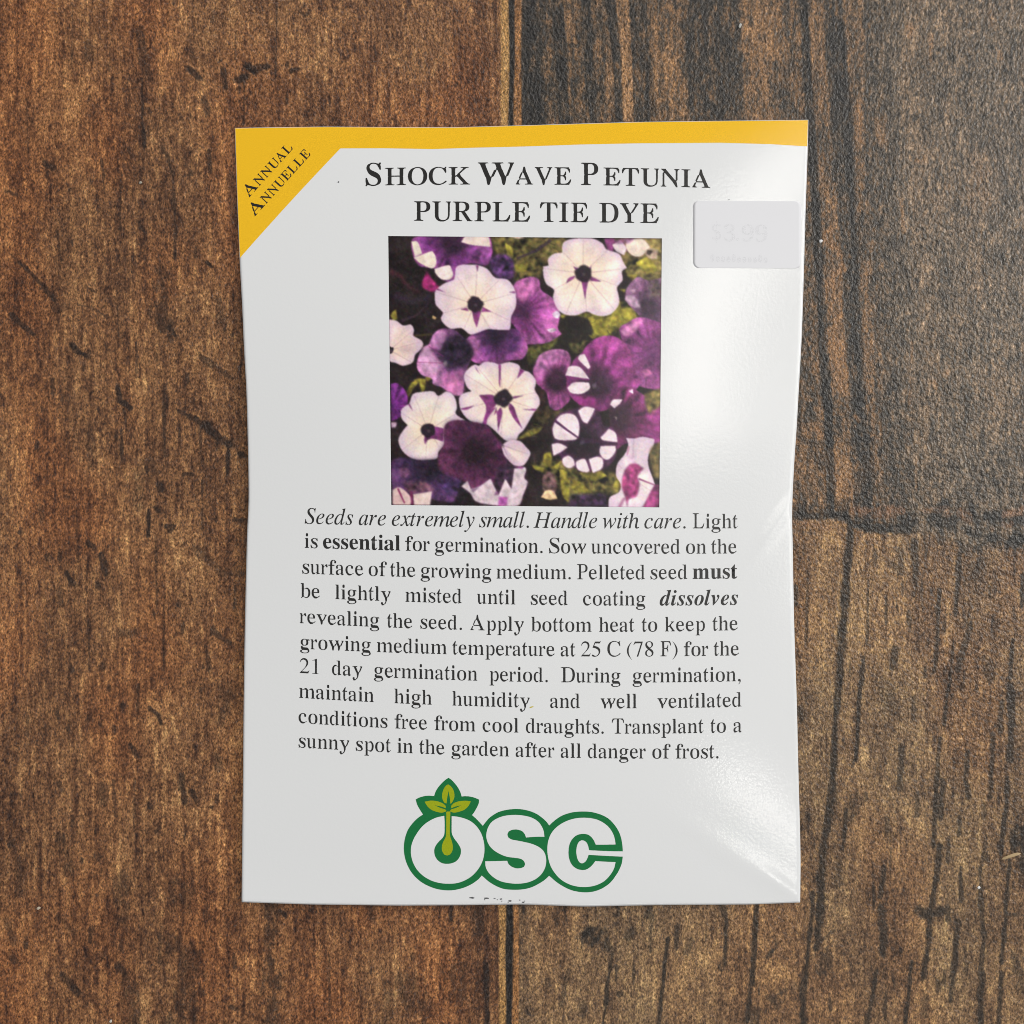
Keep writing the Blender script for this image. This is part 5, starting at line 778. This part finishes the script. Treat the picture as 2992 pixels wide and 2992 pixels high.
P_([(240,900),(255,790),(300,765),(340,840),(400,900),(330,960),(260,950)], (208,168,200), 10, .75, .08); P_([(310,750),(345,680),(400,655),(420,700),(380,800)], (190,146,196), 9, .7, .08)
P_([(390,960),(530,940),(540,1090),(460,1095),(400,1050)], (172,110,166), 12, .7, .12)
P_([(405,760),(480,700),(580,740),(600,830),(540,890),(420,915),(395,850)], (38,28,46), 14, .85, .2); line([(220,880),(400,885)], (4, 6), (120,60,120), .7, 2); line([(300,770),(400,840)], (5, 9), (100,50,110), .7, 2)
P_([(395,880),(420,865),(430,900),(405,915)], (120,110,110), 5, .6)
white([(20,590),(80,598),(130,632),(180,624),(202,660),(198,700),(250,730),(263,762),(240,800),(208,830),(190,882),(125,905),(80,888),(20,860)], (36,800), 26, [(200,660),(250,740),(180,880)], 30, (228,208,198))
purple([(1010,940),(1030,880),(1060,820),(1150,785),(1240,795),(1268,860),(1250,940),(1250,1080),(1262,1130),(1180,1198),(1125,1175),(1100,1080),(1035,1020)], (1175,1000), 55, 210, (176,122,178), (134,72,136), (46,26,44), 27)
P_([(1015,945),(1050,840),(1150,790),(1230,800),(1190,860),(1100,930),(1070,1000)], (176,124,188), 10, .6, .12)
purple([(1370,765),(1440,705),(1560,690),(1660,770),(1690,900),(1740,1000),(1690,1080),(1590,1150),(1470,1205),(1350,1170),(1255,1090),(1240,980),(1285,860),(1340,810)], (1430,1030), 55, 330, (146,70,146), (112,50,114), (48,30,48), 28)
for q in ([(1318,850),(1330,822),(1362,815),(1400,900),(1385,918)],[(1240,935),(1258,900),(1330,905),(1395,985),(1330,980),(1230,962)],[(1243,1045),(1290,1008),(1392,1008),(1396,1050),(1340,1085),(1270,1080)]):
    P_(q, (238,224,226), 3, 1, .03)
line([(1235,970),(1395,990)], (16, 10), (106,40,110), .9, 3)
P_([(1290,1100),(1430,1110),(1450,1180),(1340,1170)], (150,52,140), 10, .6, .12)
P_([(1410,1020),(1440,1010),(1445,1040),(1420,1050)], (120,108,120), 4, .6)
purple([(1535,1150),(1610,1060),(1690,1050),(1770,1090),(1880,1160),(1880,1420),(1650,1420),(1590,1460),(1540,1330)], (1590,1250), 45, 300, (132,62,132), (92,42,86), (52,32,48), 29)
P_([(1535,1155),(1560,1122),(1620,1122),(1605,1148),(1565,1182)], (238,222,230), 3, 1, .03); P_([(1660,1065),(1690,1048),(1695,1085)], (226,200,220), 3); P_([(1755,930),(1800,915),(1825,945),(1770,970)], (204,130,196), 5, .9)
P_([(1565,1235),(1585,1240),(1580,1265)], (160,150,140), 3, .7)
P_([(1770,1085),(1880,1040),(1880,1150),(1820,1235),(1780,1170)], (112,104,54), 8, .95, .22, 18)
P_([(1820,1200),(1880,1180),(1880,1330),(1790,1320)], (152,66,148), 10, .8, .14)
# top right pieces
P_([(1490,25),(1560,25),(1550,120),(1510,100)], (136,72,136), 5); P_([(1545,70),(1600,38),(1640,90),(1625,140),(1570,112)], (238,222,224), 3, 1, .03)
P_([(1640,35),(1750,30),(1800,85),(1740,145),(1680,140),(1640,92)], (240,226,206), 3, 1, .03); P_([(1760,110),(1800,90),(1855,100),(1850,165),(1790,160)], (206,180,160), 5, .9); P_([(1780,100),(1820,110),(1800,140),(1775,130)], (40,32,34), 4, .85)
P_([(1500,60),(1640,20),(1700,20),(1650,60)], (132,66,136), 6, .6); P_([(800,15),(980,15),(920,30)], (236,222,208), 4)
# whites in front
white([(490,235),(525,215),(618,214),(636,216),(700,240),(755,300),(835,312),(880,365),(895,430),(892,500),(862,565),(858,630),(845,655),(775,655),(700,652),(645,672),(585,688),(545,660),(515,645),(450,650),(400,612),(385,578),(398,540),(352,490),(345,430),(352,390),(405,345),(470,318),(482,290)],
      (618,482), 56, [(633,225),(775,320),(885,405),(850,590),(720,650),(540,650),(400,545),(352,400),(500,300)], 31, (238,226,224),
      [[(560,505),(515,518),(575,530)],[(670,500),(728,532),(660,535)],[(595,520),(660,525),(628,642),(608,590)],[(624,215),(644,215),(634,262)],[(350,385),(352,370),(420,405)],[(890,405),(840,398),(892,392)]])
white([(1213,62),(1260,35),(1345,25),(1420,30),(1480,62),(1508,102),(1590,130),(1622,190),(1645,226),(1612,250),(1616,310),(1580,360),(1592,420),(1590,480),(1540,540),(1480,556),(1420,545),(1373,526),(1300,552),(1220,545),(1170,500),(1145,430),(1152,380),(1100,340),(1080,280),(1078,222),(1115,215),(1112,170),(1150,135),(1206,126)],
      (1350,266), 60, [(1350,28),(1215,125),(1085,235),(1140,385),(1235,540),(1372,520),(1560,510),(1585,350),(1635,230),(1510,110)], 32, (240,228,220),
      [[(1300,280),(1280,305),(1235,335),(1250,300)],[(1390,280),(1478,322),(1400,318)],[(1335,305),(1385,310),(1372,380),(1364,445),(1348,370)],[(1300,245),(1278,215),(1320,235)],[(1385,240),(1408,210),(1400,240)]])
white([(540,970),(568,922),(615,892),(640,900),(680,875),(740,878),(780,892),(800,885),(850,874),(910,890),(928,920),(950,930),(990,945),(1030,1000),(1022,1060),(1050,1110),(1056,1160),(1022,1208),(990,1262),(948,1332),(912,1368),(890,1412),(832,1412),(790,1382),(758,1350),(700,1305),(660,1300),(610,1290),(560,1262),(515,1200),(505,1122),(540,1088),(590,1075),(556,1040)],
      (806,1120), 62, [(783,888),(625,905),(545,960),(530,1200),(690,1290),(790,1390),(935,1325),(1045,1200),(1030,1080),(930,925)], 33, (238,226,220),
      [[(640,1100),(740,1100),(760,1160),(715,1210),(672,1270),(690,1180)],[(850,1150),(880,1180),(900,1240),(938,1328),(880,1260),(845,1190)],[(610,895),(650,960),(625,930)],[(775,890),(792,890),(786,1050),(778,1020)],[(925,905),(955,930),(900,990)],[(870,1108),(950,1100),(880,1122)],[(930,1195),(1045,1190),(1040,1205)],[(505,1195),(610,1170),(640,1150),(560,1200)],[(660,1300),(700,1210),(760,1180),(700,1260),(690,1310)],[(770,1350),(800,1220),(790,1180),(740,1240),(760,1180)]])
white([(108,1210),(135,1180),(165,1160),(190,1098),(255,1082),(330,1078),(365,1108),(420,1078),(472,1110),(490,1180),(482,1230),(545,1272),(430,1292),(402,1380),(400,1440),(362,1490),(350,1535),(270,1547),(190,1540),(130,1502),(95,1450),(90,1398),(125,1340),(152,1310),(112,1265)],
      (292,1342), 50, [(200,1110),(365,1110),(480,1230),(110,1225),(110,1480),(270,1540),(380,1470)], 34, (232,224,216),
      [[(320,1320),(400,1330),(395,1420),(330,1400),(290,1410),(270,1440),(265,1395)],[(150,1160),(165,1160),(190,1215)]])
purple([(412,1300),(470,1272),(560,1278),(640,1288),(705,1310),(742,1370),(792,1420),(822,1480),(835,1560),(800,1640),(740,1702),(660,1730),(600,1742),(520,1682),(440,1660),(368,1620),(352,1560),(370,1490),(402,1430),(396,1360)], (600,1480), 60, 260, (98,52,90), (66,34,64), (38,22,34), 35, 5, .10)
purple([(40,1560),(120,1530),(220,1545),(350,1540),(372,1620),(520,1690),(510,1800),(420,1830),(100,1760),(40,1750)], (290,1600), 50, 270, (84,58,104), (62,44,84), (34,26,42), 36, 8)
P_([(90,1610),(140,1600),(170,1640),(130,1670),(95,1650)], (126,84,118), 8, .8); P_([(110,1700),(250,1690),(330,1740),(310,1770),(150,1760)], (124,84,94), 10, .7, .2); P_([(380,1700),(500,1680),(510,1760),(430,1790)], (70,58,110), 12, .7, .2)
P_([(505,1700),(560,1700),(600,1790),(540,1840),(470,1840)], (30,24,28), 8, .9)
P_([(780,1580),(880,1560),(880,1660),(800,1740),(740,1700)], (50,34,52), 8, .95, .2)
white([(800,1440),(850,1408),(920,1410),(962,1450),(992,1490),(970,1545),(935,1580),(880,1576),(830,1530),(805,1490)], (800,1440), 6, [(980,1500),(860,1560)], 37, (228,208,204))
P_([(45,1750),(100,1735),(175,1805),(165,1850),(45,1850)], (222,194,186), 4, 1, .04); P_([(185,1780),(315,1758),(300,1850),(190,1850)], (226,206,196), 4, 1, .04); line([(80,1740),(125,1840)], (14,10), (120,40,90), .9, 3); line([(170,1760),(180,1850)], (22,16), (112,40,90), .8, 4)
P_([(518,1722),(560,1685),(582,1740),(640,1722),(718,1668),(752,1740),(772,1782),(820,1668),(862,1740),(880,1600),(950,1588),(962,1610),(948,1660),(972,1690),(940,1780),(905,1850),(760,1850),(620,1825),(580,1770)], (222,206,212), 4, 1, .05, 38)
P_([(582,1745),(640,1722),(600,1765)], (90,60,100), 6, .7); P_([(740,1780),(772,1782),(770,1730)], (104,60,110), 5, .8); P_([(775,1790),(835,1790),(830,1850),(770,1850)], (150,76,168), 6, .9); P_([(860,1580),(955,1585),(930,1600)], (116,70,130), 4, .9)
# the wheel-like flower
purple([(1175,1240),(1330,1180),(1440,1190),(1500,1300),(1560,1320),(1580,1500),(1480,1600),(1300,1590),(1200,1520),(1150,1400)], (1350,1420), 60, 260, (82,46,86), (58,36,60), (32,24,32), 39, 8, .08)
for q in ([(1145,1340),(1155,1290),(1200,1232),(1268,1222),(1310,1250),(1326,1310),(1312,1388),(1240,1402),(1165,1392)],[(1318,1200),(1368,1173),(1432,1185),(1412,1232),(1380,1288),(1348,1268)],[(1472,1382),(1530,1322),(1575,1350),(1588,1412),(1500,1410)],
          [(1474,1440),(1575,1438),(1572,1480),(1530,1528),(1490,1522),(1466,1480)],[(1138,1430),(1190,1424),(1246,1450),(1200,1482),(1150,1508)],[(1213,1530),(1250,1508),(1285,1530),(1297,1570),(1260,1592),(1220,1570)],[(1305,1555),(1330,1535),(1368,1532),(1397,1600),(1380,1618),(1320,1602)],[(1393,1530),(1450,1513),(1487,1530),(1482,1590),(1420,1622)]):
    P_(q, (206,164,206), 7, .55, .02); P_(q, (240,226,228), 3, 1, .02)
line([(1160,1270),(1240,1330),(1320,1385)], (18, 10), (66,32,76), .95, 2.5); line([(1340,1400),(1590,1422)], (40, 14), (52,30,56), .9, 4); line([(1375,1530),(1408,1620)], (6, 8), (88,44,92), .9, 2)
P_([(1330,1410),(1355,1400),(1365,1425),(1335,1435)], (96,88,100), 5, .7)
# lower right white trumpet
white([(1645,1382),(1700,1386),(1762,1374),(1842,1390),(1835,1440),(1802,1500),(1802,1570),(1842,1680),(1860,1770),(1835,1860),(1530,1860),(1535,1790),(1600,1752),(1612,1700),(1580,1640),(1588,1560),(1640,1490),(1662,1430)], (1690,1660), 8, [(1700,1390),(1590,1560),(1850,1760)], 40, (240,228,228), soft=3)
P_([(1640,1602),(1700,1552),(1772,1590),(1730,1640),(1742,1700),(1722,1780),(1670,1800),(1660,1860),(1640,1780),(1618,1700)], (140,62,118), 6, 1, .16, 41); line([(1735,1660),(1855,1705)], (12, 5), (120,44,100), .9, 3); line([(1640,1790),(1600,1860)], (22, 20), (130,56,112), .6, 6)
P_([(1650,1500),(1700,1500),(1720,1550),(1680,1560)], (206,176,200), 8, .6); line([(1668,1440),(1655,1500)], (10, 6), (176,80,130), .7, 4)
P_([(1760,1860),(1845,1700),(1880,1700),(1880,1870)], (128,58,112), 5, 1, .14, 42); P_([(1810,1470),(1880,1400),(1880,1660),(1840,1640)], (122,112,62), 7, .9, .2, 43)
IMG = np.clip(IMG, 0, 1)
pm = np.clip((IMG[..., 2] - IMG[..., 1] * 1.18) * 6, 0, 1)[..., None]; IMG = IMG * (1 + pm * np.array([0.09, -0.02, -0.05]))
gm = np.clip((np.minimum(IMG[..., 1], IMG[..., 0]) - IMG[..., 2] * 1.35) * 6, 0, 1)[..., None]; IMG = IMG * (1 - gm) + gm * (IMG * np.array([0.93, 0.90, 0.85]) + np.array([0.0, 0.0, 0.03]))
IMG = gblur(np.clip(IMG, 0, 1), 1.0) + 0.010 * pn(3.0, 77)[..., None] + 0.010 * np.stack([pn(5, 78 + k) for k in range(3)], -1)
# printed blacks are never quite black and the print is slightly warm
IMG = np.clip(IMG * np.array([1.03, 1.0, 1.01]), 0, 0.97) * 0.985 + 0.015
small = IMG.reshape(QH // 2, 2, QW // 2, 2, 3).mean((1, 3))
hq, wq = small.shape[:2]
rq, cq = np.mgrid[0:hq, 0:wq]; rq = rq / (hq - 1); cq = cq / (wq - 1)
C4 = [np.array(p) for p in ((1134.5, 689.6), (1934, 696.5), (1926.5, 1482.5), (1143.5, 1475.5))]
pxq = (1 - rq) * ((1 - cq) * C4[0][0] + cq * C4[1][0]) + rq * ((1 - cq) * C4[3][0] + cq * C4[2][0])
pyq = (1 - rq) * ((1 - cq) * C4[0][1] + cq * C4[1][1]) + rq * ((1 - cq) * C4[3][1] + cq * C4[2][1]) 
m_pic, nt, bs = new_mat('printed_picture')
at = N(nt, 'ShaderNodeAttribute', attribute_name='paint'); nt.links.new(at.outputs['Color'], bs.inputs['Base Color'])
bs.inputs['Roughness'].default_value = 0.3; gp = noise_node(nt, 2300, 2, 0.6); bump(nt, bs, gp, 0.32, 0.00003)
pic = grid_mesh('flower_picture', packet_point(pxq, pyq, 0.014 * MM).reshape(-1, 3), hq, wq, m_pic, packet, lin_arr(small).reshape(-1, 3) * 1.08)
pic['label'] = 'square printed picture of white and purple petunias'

# ------------------------------------------------------------------ green emblem
def LG(p): return np.array([(1140 + a / 2.683, 2240 + b / 2.683) for a, b in p])
outer = [(200,257),(235,240),(290,228),(345,231),(355,200),(375,165),(405,130),(435,102),(457,88),(480,103),(510,135),(535,170),(552,205),(560,234),(600,232),(650,240),(697,258),(695,285),(680,320),(662,352),(642,380),
 (670,405),(700,435),(727,465),(745,440),(775,405),(815,375),(860,352),(920,338),(980,332),(1040,336),(1100,350),(1150,372),(1190,400),(1225,432),(1247,462),(1275,435),(1320,400),(1370,375),(1430,358),(1500,352),(1570,355),(1640,372),
 (1700,400),(1745,440),(1785,495),(1808,550),(1820,610),(1824,664),(1700,662),(1560,655),(1552,620),(1540,595),(1520,580),(1500,577),(1480,590),(1465,620),(1459,665),(1465,710),(1478,742),(1495,758),(1515,756),(1535,740),(1548,715),
 (1556,692),(1700,700),(1824,706),(1815,760),(1795,810),(1765,860),(1725,910),(1670,950),(1610,975),(1550,985),(1490,983),(1420,968),(1360,940),(1305,905),(1247,855),(1215,885),(1170,915),(1110,945),(1040,962),(960,965),(890,958),
 (830,935),(775,902),(718,853),(690,885),(640,920),(580,948),(510,966),(450,970),(380,962),(310,940),(245,905),(195,862),(155,810),(125,745),(110,680),(108,620),(118,555),(140,495),(175,445),(215,405),(258,375),(235,340),(213,300)]
holeO = [(425,385),(360,400),(300,430),(250,470),(205,530),(175,590),(162,650),(168,715),(190,775),(225,825),(275,868),(335,898),(400,914),(460,918),(530,912),(600,885),(655,845),(700,790),(728,730),(740,660),(735,590),(715,525),(680,470),(635,430),
 (580,405),(525,392),(482,388),(482,460),(483,520),(500,560),(530,600),(550,635),(555,665),(548,700),(525,735),(490,755),(450,762),(410,757),(375,735),(352,700),(346,660),(355,625),(380,590),(410,560),(425,530),(428,460)]
holeS = [(1210,550),(1205,510),(1190,470),(1160,430),(1110,400),(1050,384),(980,378),(900,385),(840,405),(795,435),(768,475),(755,520),(755,560),(770,605),(800,645),(850,680),(910,705),(975,715),(1020,722),(1048,740),(1058,765),(1050,785),(1025,795),
 (990,797),(955,785),(930,765),(918,738),(830,740),(745,742),(750,790),(775,835),(820,875),(870,900),(930,913),(990,918),(1060,912),(1120,893),(1170,860),(1205,815),(1222,765),(1222,710),(1205,665),(1170,632),(1120,608),(1060,592),(1000,580),
 (950,570),(925,553),(920,530),(930,508),(960,495),(1000,494),(1035,507),(1055,530),(1065,556),(1140,550)]
holeC = [(1768,610),(1760,560),(1740,510),(1700,460),(1640,422),(1580,405),(1510,400),(1440,408),(1370,432),(1310,470),(1265,520),(1240,580),(1232,645),(1238,710),(1258,780),(1295,840),(1345,890),(1410,925),(1480,942),(1550,943),(1620,928),(1680,897),
 (1725,850),(1755,800),(1768,748),(1690,745),(1608,740),(1590,765),(1565,790),(1535,807),(1505,810),(1470,803),(1435,780),(1412,745),(1400,700),(1400,645),(1410,600),(1435,560),(1470,535),(1510,527),(1550,533),(1580,555),(1600,585),(1612,612),(1690,612)]
m_grn = flat_mat('green_print', (0.010, 0.175, 0.050), 0.28); m_spr = flat_mat('yellow_green_print', (0.36, 0.42, 0.010), 0.28)
logo = sheet('emblem', [smooth_poly(LG(p), 4, 40) for p in (outer, holeO, holeS, holeC)], m_grn, 0.020 * MM, packet, 'green outlined letters OSC with a sprouting seed')
sprout = [[(440,357),(448,352),(470,352),(472,362),(467,470),(470,545),(482,580),(491,622),(489,655),(472,686),(447,697),(424,690),(408,662),(405,630),(416,588),(436,550),(440,480)],
          [(455,139),(478,156),(496,184),(504,220),(500,252),(482,285),(472,290),(467,240),(457,192),(448,240),(442,288),(425,285),(410,255),(407,222),(418,180),(436,150)],
          [(478,308),(500,286),(540,272),(590,267),(632,272),(615,306),(585,336),(545,352),(500,361),(468,350),(478,336),(520,322),(558,303),(515,312),(478,326)],
          [(436,308),(412,288),(372,272),(320,266),(270,275),(290,308),(320,336),(360,353),(405,361),(441,350),(432,336),(390,322),(350,303),(395,312),(436,326)]]
sheet('sprout', [smooth_poly(LG(p), 3, 40) for p in sprout], m_spr, 0.030 * MM, logo, 'yellow-green sprout with three leaves and a seed')

# ------------------------------------------------------------------ price sticker
m_stk, nt, bs = new_mat('matte_sticker_paper')
bs.inputs['Base Color'].default_value = (0.80, 0.80, 0.825, 1); bs.inputs['Roughness'].default_value = 0.75; bs.inputs['Specular IOR Level'].default_value = 0.2
a0, a1, c0, c1, rr = 2026.0, 2341.0, 587.0, 783.0, 16.0
kk = np.concatenate([rr * (1 - np.cos(np.linspace(0, math.pi / 2, 7))), np.linspace(rr, c1 - c0 - rr, 22)[1:-1], (c1 - c0) - rr * (1 - np.cos(np.linspace(math.pi / 2, 0, 7)))])
dd = np.minimum(kk, (c1 - c0) - kk); ins = np.where(dd < rr, rr - np.sqrt(np.maximum(0, rr * rr - (rr - dd) ** 2)), 0)
ss = np.linspace(0, 1, 40)
SX = (a0 + ins)[:, None] + ss[None, :] * (a1 - a0 - 2 * ins)[:, None]; SY = np.repeat((c0 + kk)[:, None], 40, 1) + (SX - 2180) * 0.004
nr = len(kk); I = np.arange(nr * 40).reshape(nr, 40)
top = packet_point(SX, SY, 0.055 * MM).reshape(-1, 3); low = packet_point(SX, SY, 0.0).reshape(-1, 3)
lp = list(I[0, :]) + list(I[1:, -1]) + list(I[-1, -2::-1]) + list(I[-2:0:-1, 0])
sdk = [(lp[k], lp[(k + 1) % len(lp)], lp[(k + 1) % len(lp)] + nr * 40, lp[k] + nr * 40) for k in range(len(lp))]
stk = grid_mesh('price_sticker', np.vstack([top, low]), nr, 40, m_stk, packet, extra_faces=sdk)
stk['label'] = 'pale grey rounded price sticker with faded print'
m_fad = flat_mat('faded_print', (0.765, 0.765, 0.79), 0.75, 0.2)
fb_ = lambda x: 704 + (x - 2080) * 0.02
pol = []
for ch, p, q in (('$', 2081, 2107), ('3', 2116, 2148), ('9', 2168, 2203), ('9', 2207, 2243)):
    pol += fit_word('b', ch, 50, p, q, fb_)
pol.append(np.array([(2155 + 5 * math.cos(k), 700 + 5 * math.sin(k)) for k in np.linspace(0, 6.28, 10)[:-1]]))
for k in range(11):
    cx = 2082 + k * 15.5
    pol.append(np.array([(cx + 6.0 * math.cos(a), 757 + k * 0.3 - (4 if k in (0, 4, 9) else 0) + (9 + 3 * (k in (0, 4, 9))) * math.sin(a)) for a in np.linspace(0, 6.28, 11)[:-1]]))
pf = sheet('faded_price', pol, m_fad, 0.066 * MM, stk, 'barely legible faded price')
# ------------------------------------------------------------------ small marks on the packet
m_scf = flat_mat('grey_scuff', (0.10, 0.10, 0.105), 0.6); rnd = random.Random(5); pol = []
def fleck(cx, cy, rx, ry, n=9):
    return np.array([(cx + rx * (0.7 + 0.5 * rnd.random()) * math.cos(6.283 * k / n), cy + ry * (0.6 + 0.6 * rnd.random()) * math.sin(6.283 * k / n)) for k in range(n)])
for cx, cy, rx, ry in ((1379, 2623, 7.5, 2.6), (1421, 2625, 9, 2.2), (1416, 2629, 2.2, 1.5), (1445, 2625.5, 4, 1.2), (1453, 2629, 2.2, 1.2), (1464, 2627, 4.2, 2.2), (1466, 2633, 2.4, 1.3), (1490, 2632.5, 4.4, 2.8), (1485, 2636, 2, 1.2), (1519, 2630, 1.8, 1.6), (1529, 2636.5, 4, 2), (1533, 2633, 1.2, 2),
                       (989, 532, 2.6, 2.4), (2130, 583.5, 1.6, 1.6)):
    pol.append(fleck(cx, cy, rx, ry))
for q in pol:
    sheet('scuff_mark', [q], m_scf, 0.03 * MM, packet)
sheet('yellow_fleck', [np.array([(1546, 2069), (1551, 2064.5), (1558, 2063.5), (1559, 2065.5), (1552, 2068)])], flat_mat('yellow_fleck', (0.62, 0.50, 0.05)), 0.03 * MM, packet)

# ------------------------------------------------------------------ crumbs lying on the wood
def crumb(name, x, y, r, col, label, elong=1.0, rot=0.0, seed=0):
    rg = random.Random(seed); b = bmesh.new(); bmesh.ops.create_icosphere(b, subdivisions=2, radius=1)
    for v in b.verts:
        k = 1 + 0.35 * (rg.random() - 0.5); v.co.x *= k * elong; v.co.y *= k; v.co.z *= 0.6 * k
    zmin = min(v.co.z for v in b.verts)
    c, s = math.cos(rot), math.sin(rot)
    for v in b.verts:
        X, Y = v.co.x * c - v.co.y * s, v.co.x * s + v.co.y * c
        v.co.x, v.co.y, v.co.z = X * r * PX, Y * r * PX, (v.co.z - zmin) * r * PX
    me = bpy.data.meshes.new(name); b.to_mesh(me); b.free()
    m = flat_mat(name, col, 0.6); me.materials.append(m)
    o = bpy.data.objects.new(name, me); COL.objects.link(o); o.location = (wx(x), wy(y), 0.0)
    return tag(o, label, 'splinter' if 'splinter' in name else 'crumb')
crumb('white_crumb', 2397.5, 705, 5, (0.8, 0.8, 0.8), 'bright white crumb on dark plank just right of the price sticker', 1.1, .4, 1)
crumb('white_crumb', 2162, 76, 4, (0.5, 0.5, 0.47), 'small pale grain on dark plank above the packet near the top edge', 1.9, 1.2, 2)
crumb('white_crumb', 114, 2653, 4, (0.55, 0.47, 0.36), 'cream crumb on the brown plank at lower left', 1.5, .3, 3)
crumb('white_crumb', 324, 2983, 4, (0.6, 0.56, 0.5), 'white crumb on brown plank at the bottom edge below the packet corner', 1.2, 1.0, 4)
crumb('white_crumb', 2859.5, 2593, 4, (0.8, 0.8, 0.78), 'tiny white speck in a black crack at lower right', 1.2, .2, 5)
crumb('wood_splinter', 2953, 2500, 5.5, (0.45, 0.32, 0.17), 'pale tan wood splinter lying near the right edge', 5.2, math.radians(17), 6)
crumb('grey_crumb', 411, 534, 4.5, (0.36, 0.33, 0.27), 'dull grey crumb on the left plank beside the packet top', 1.1, .2, 7)
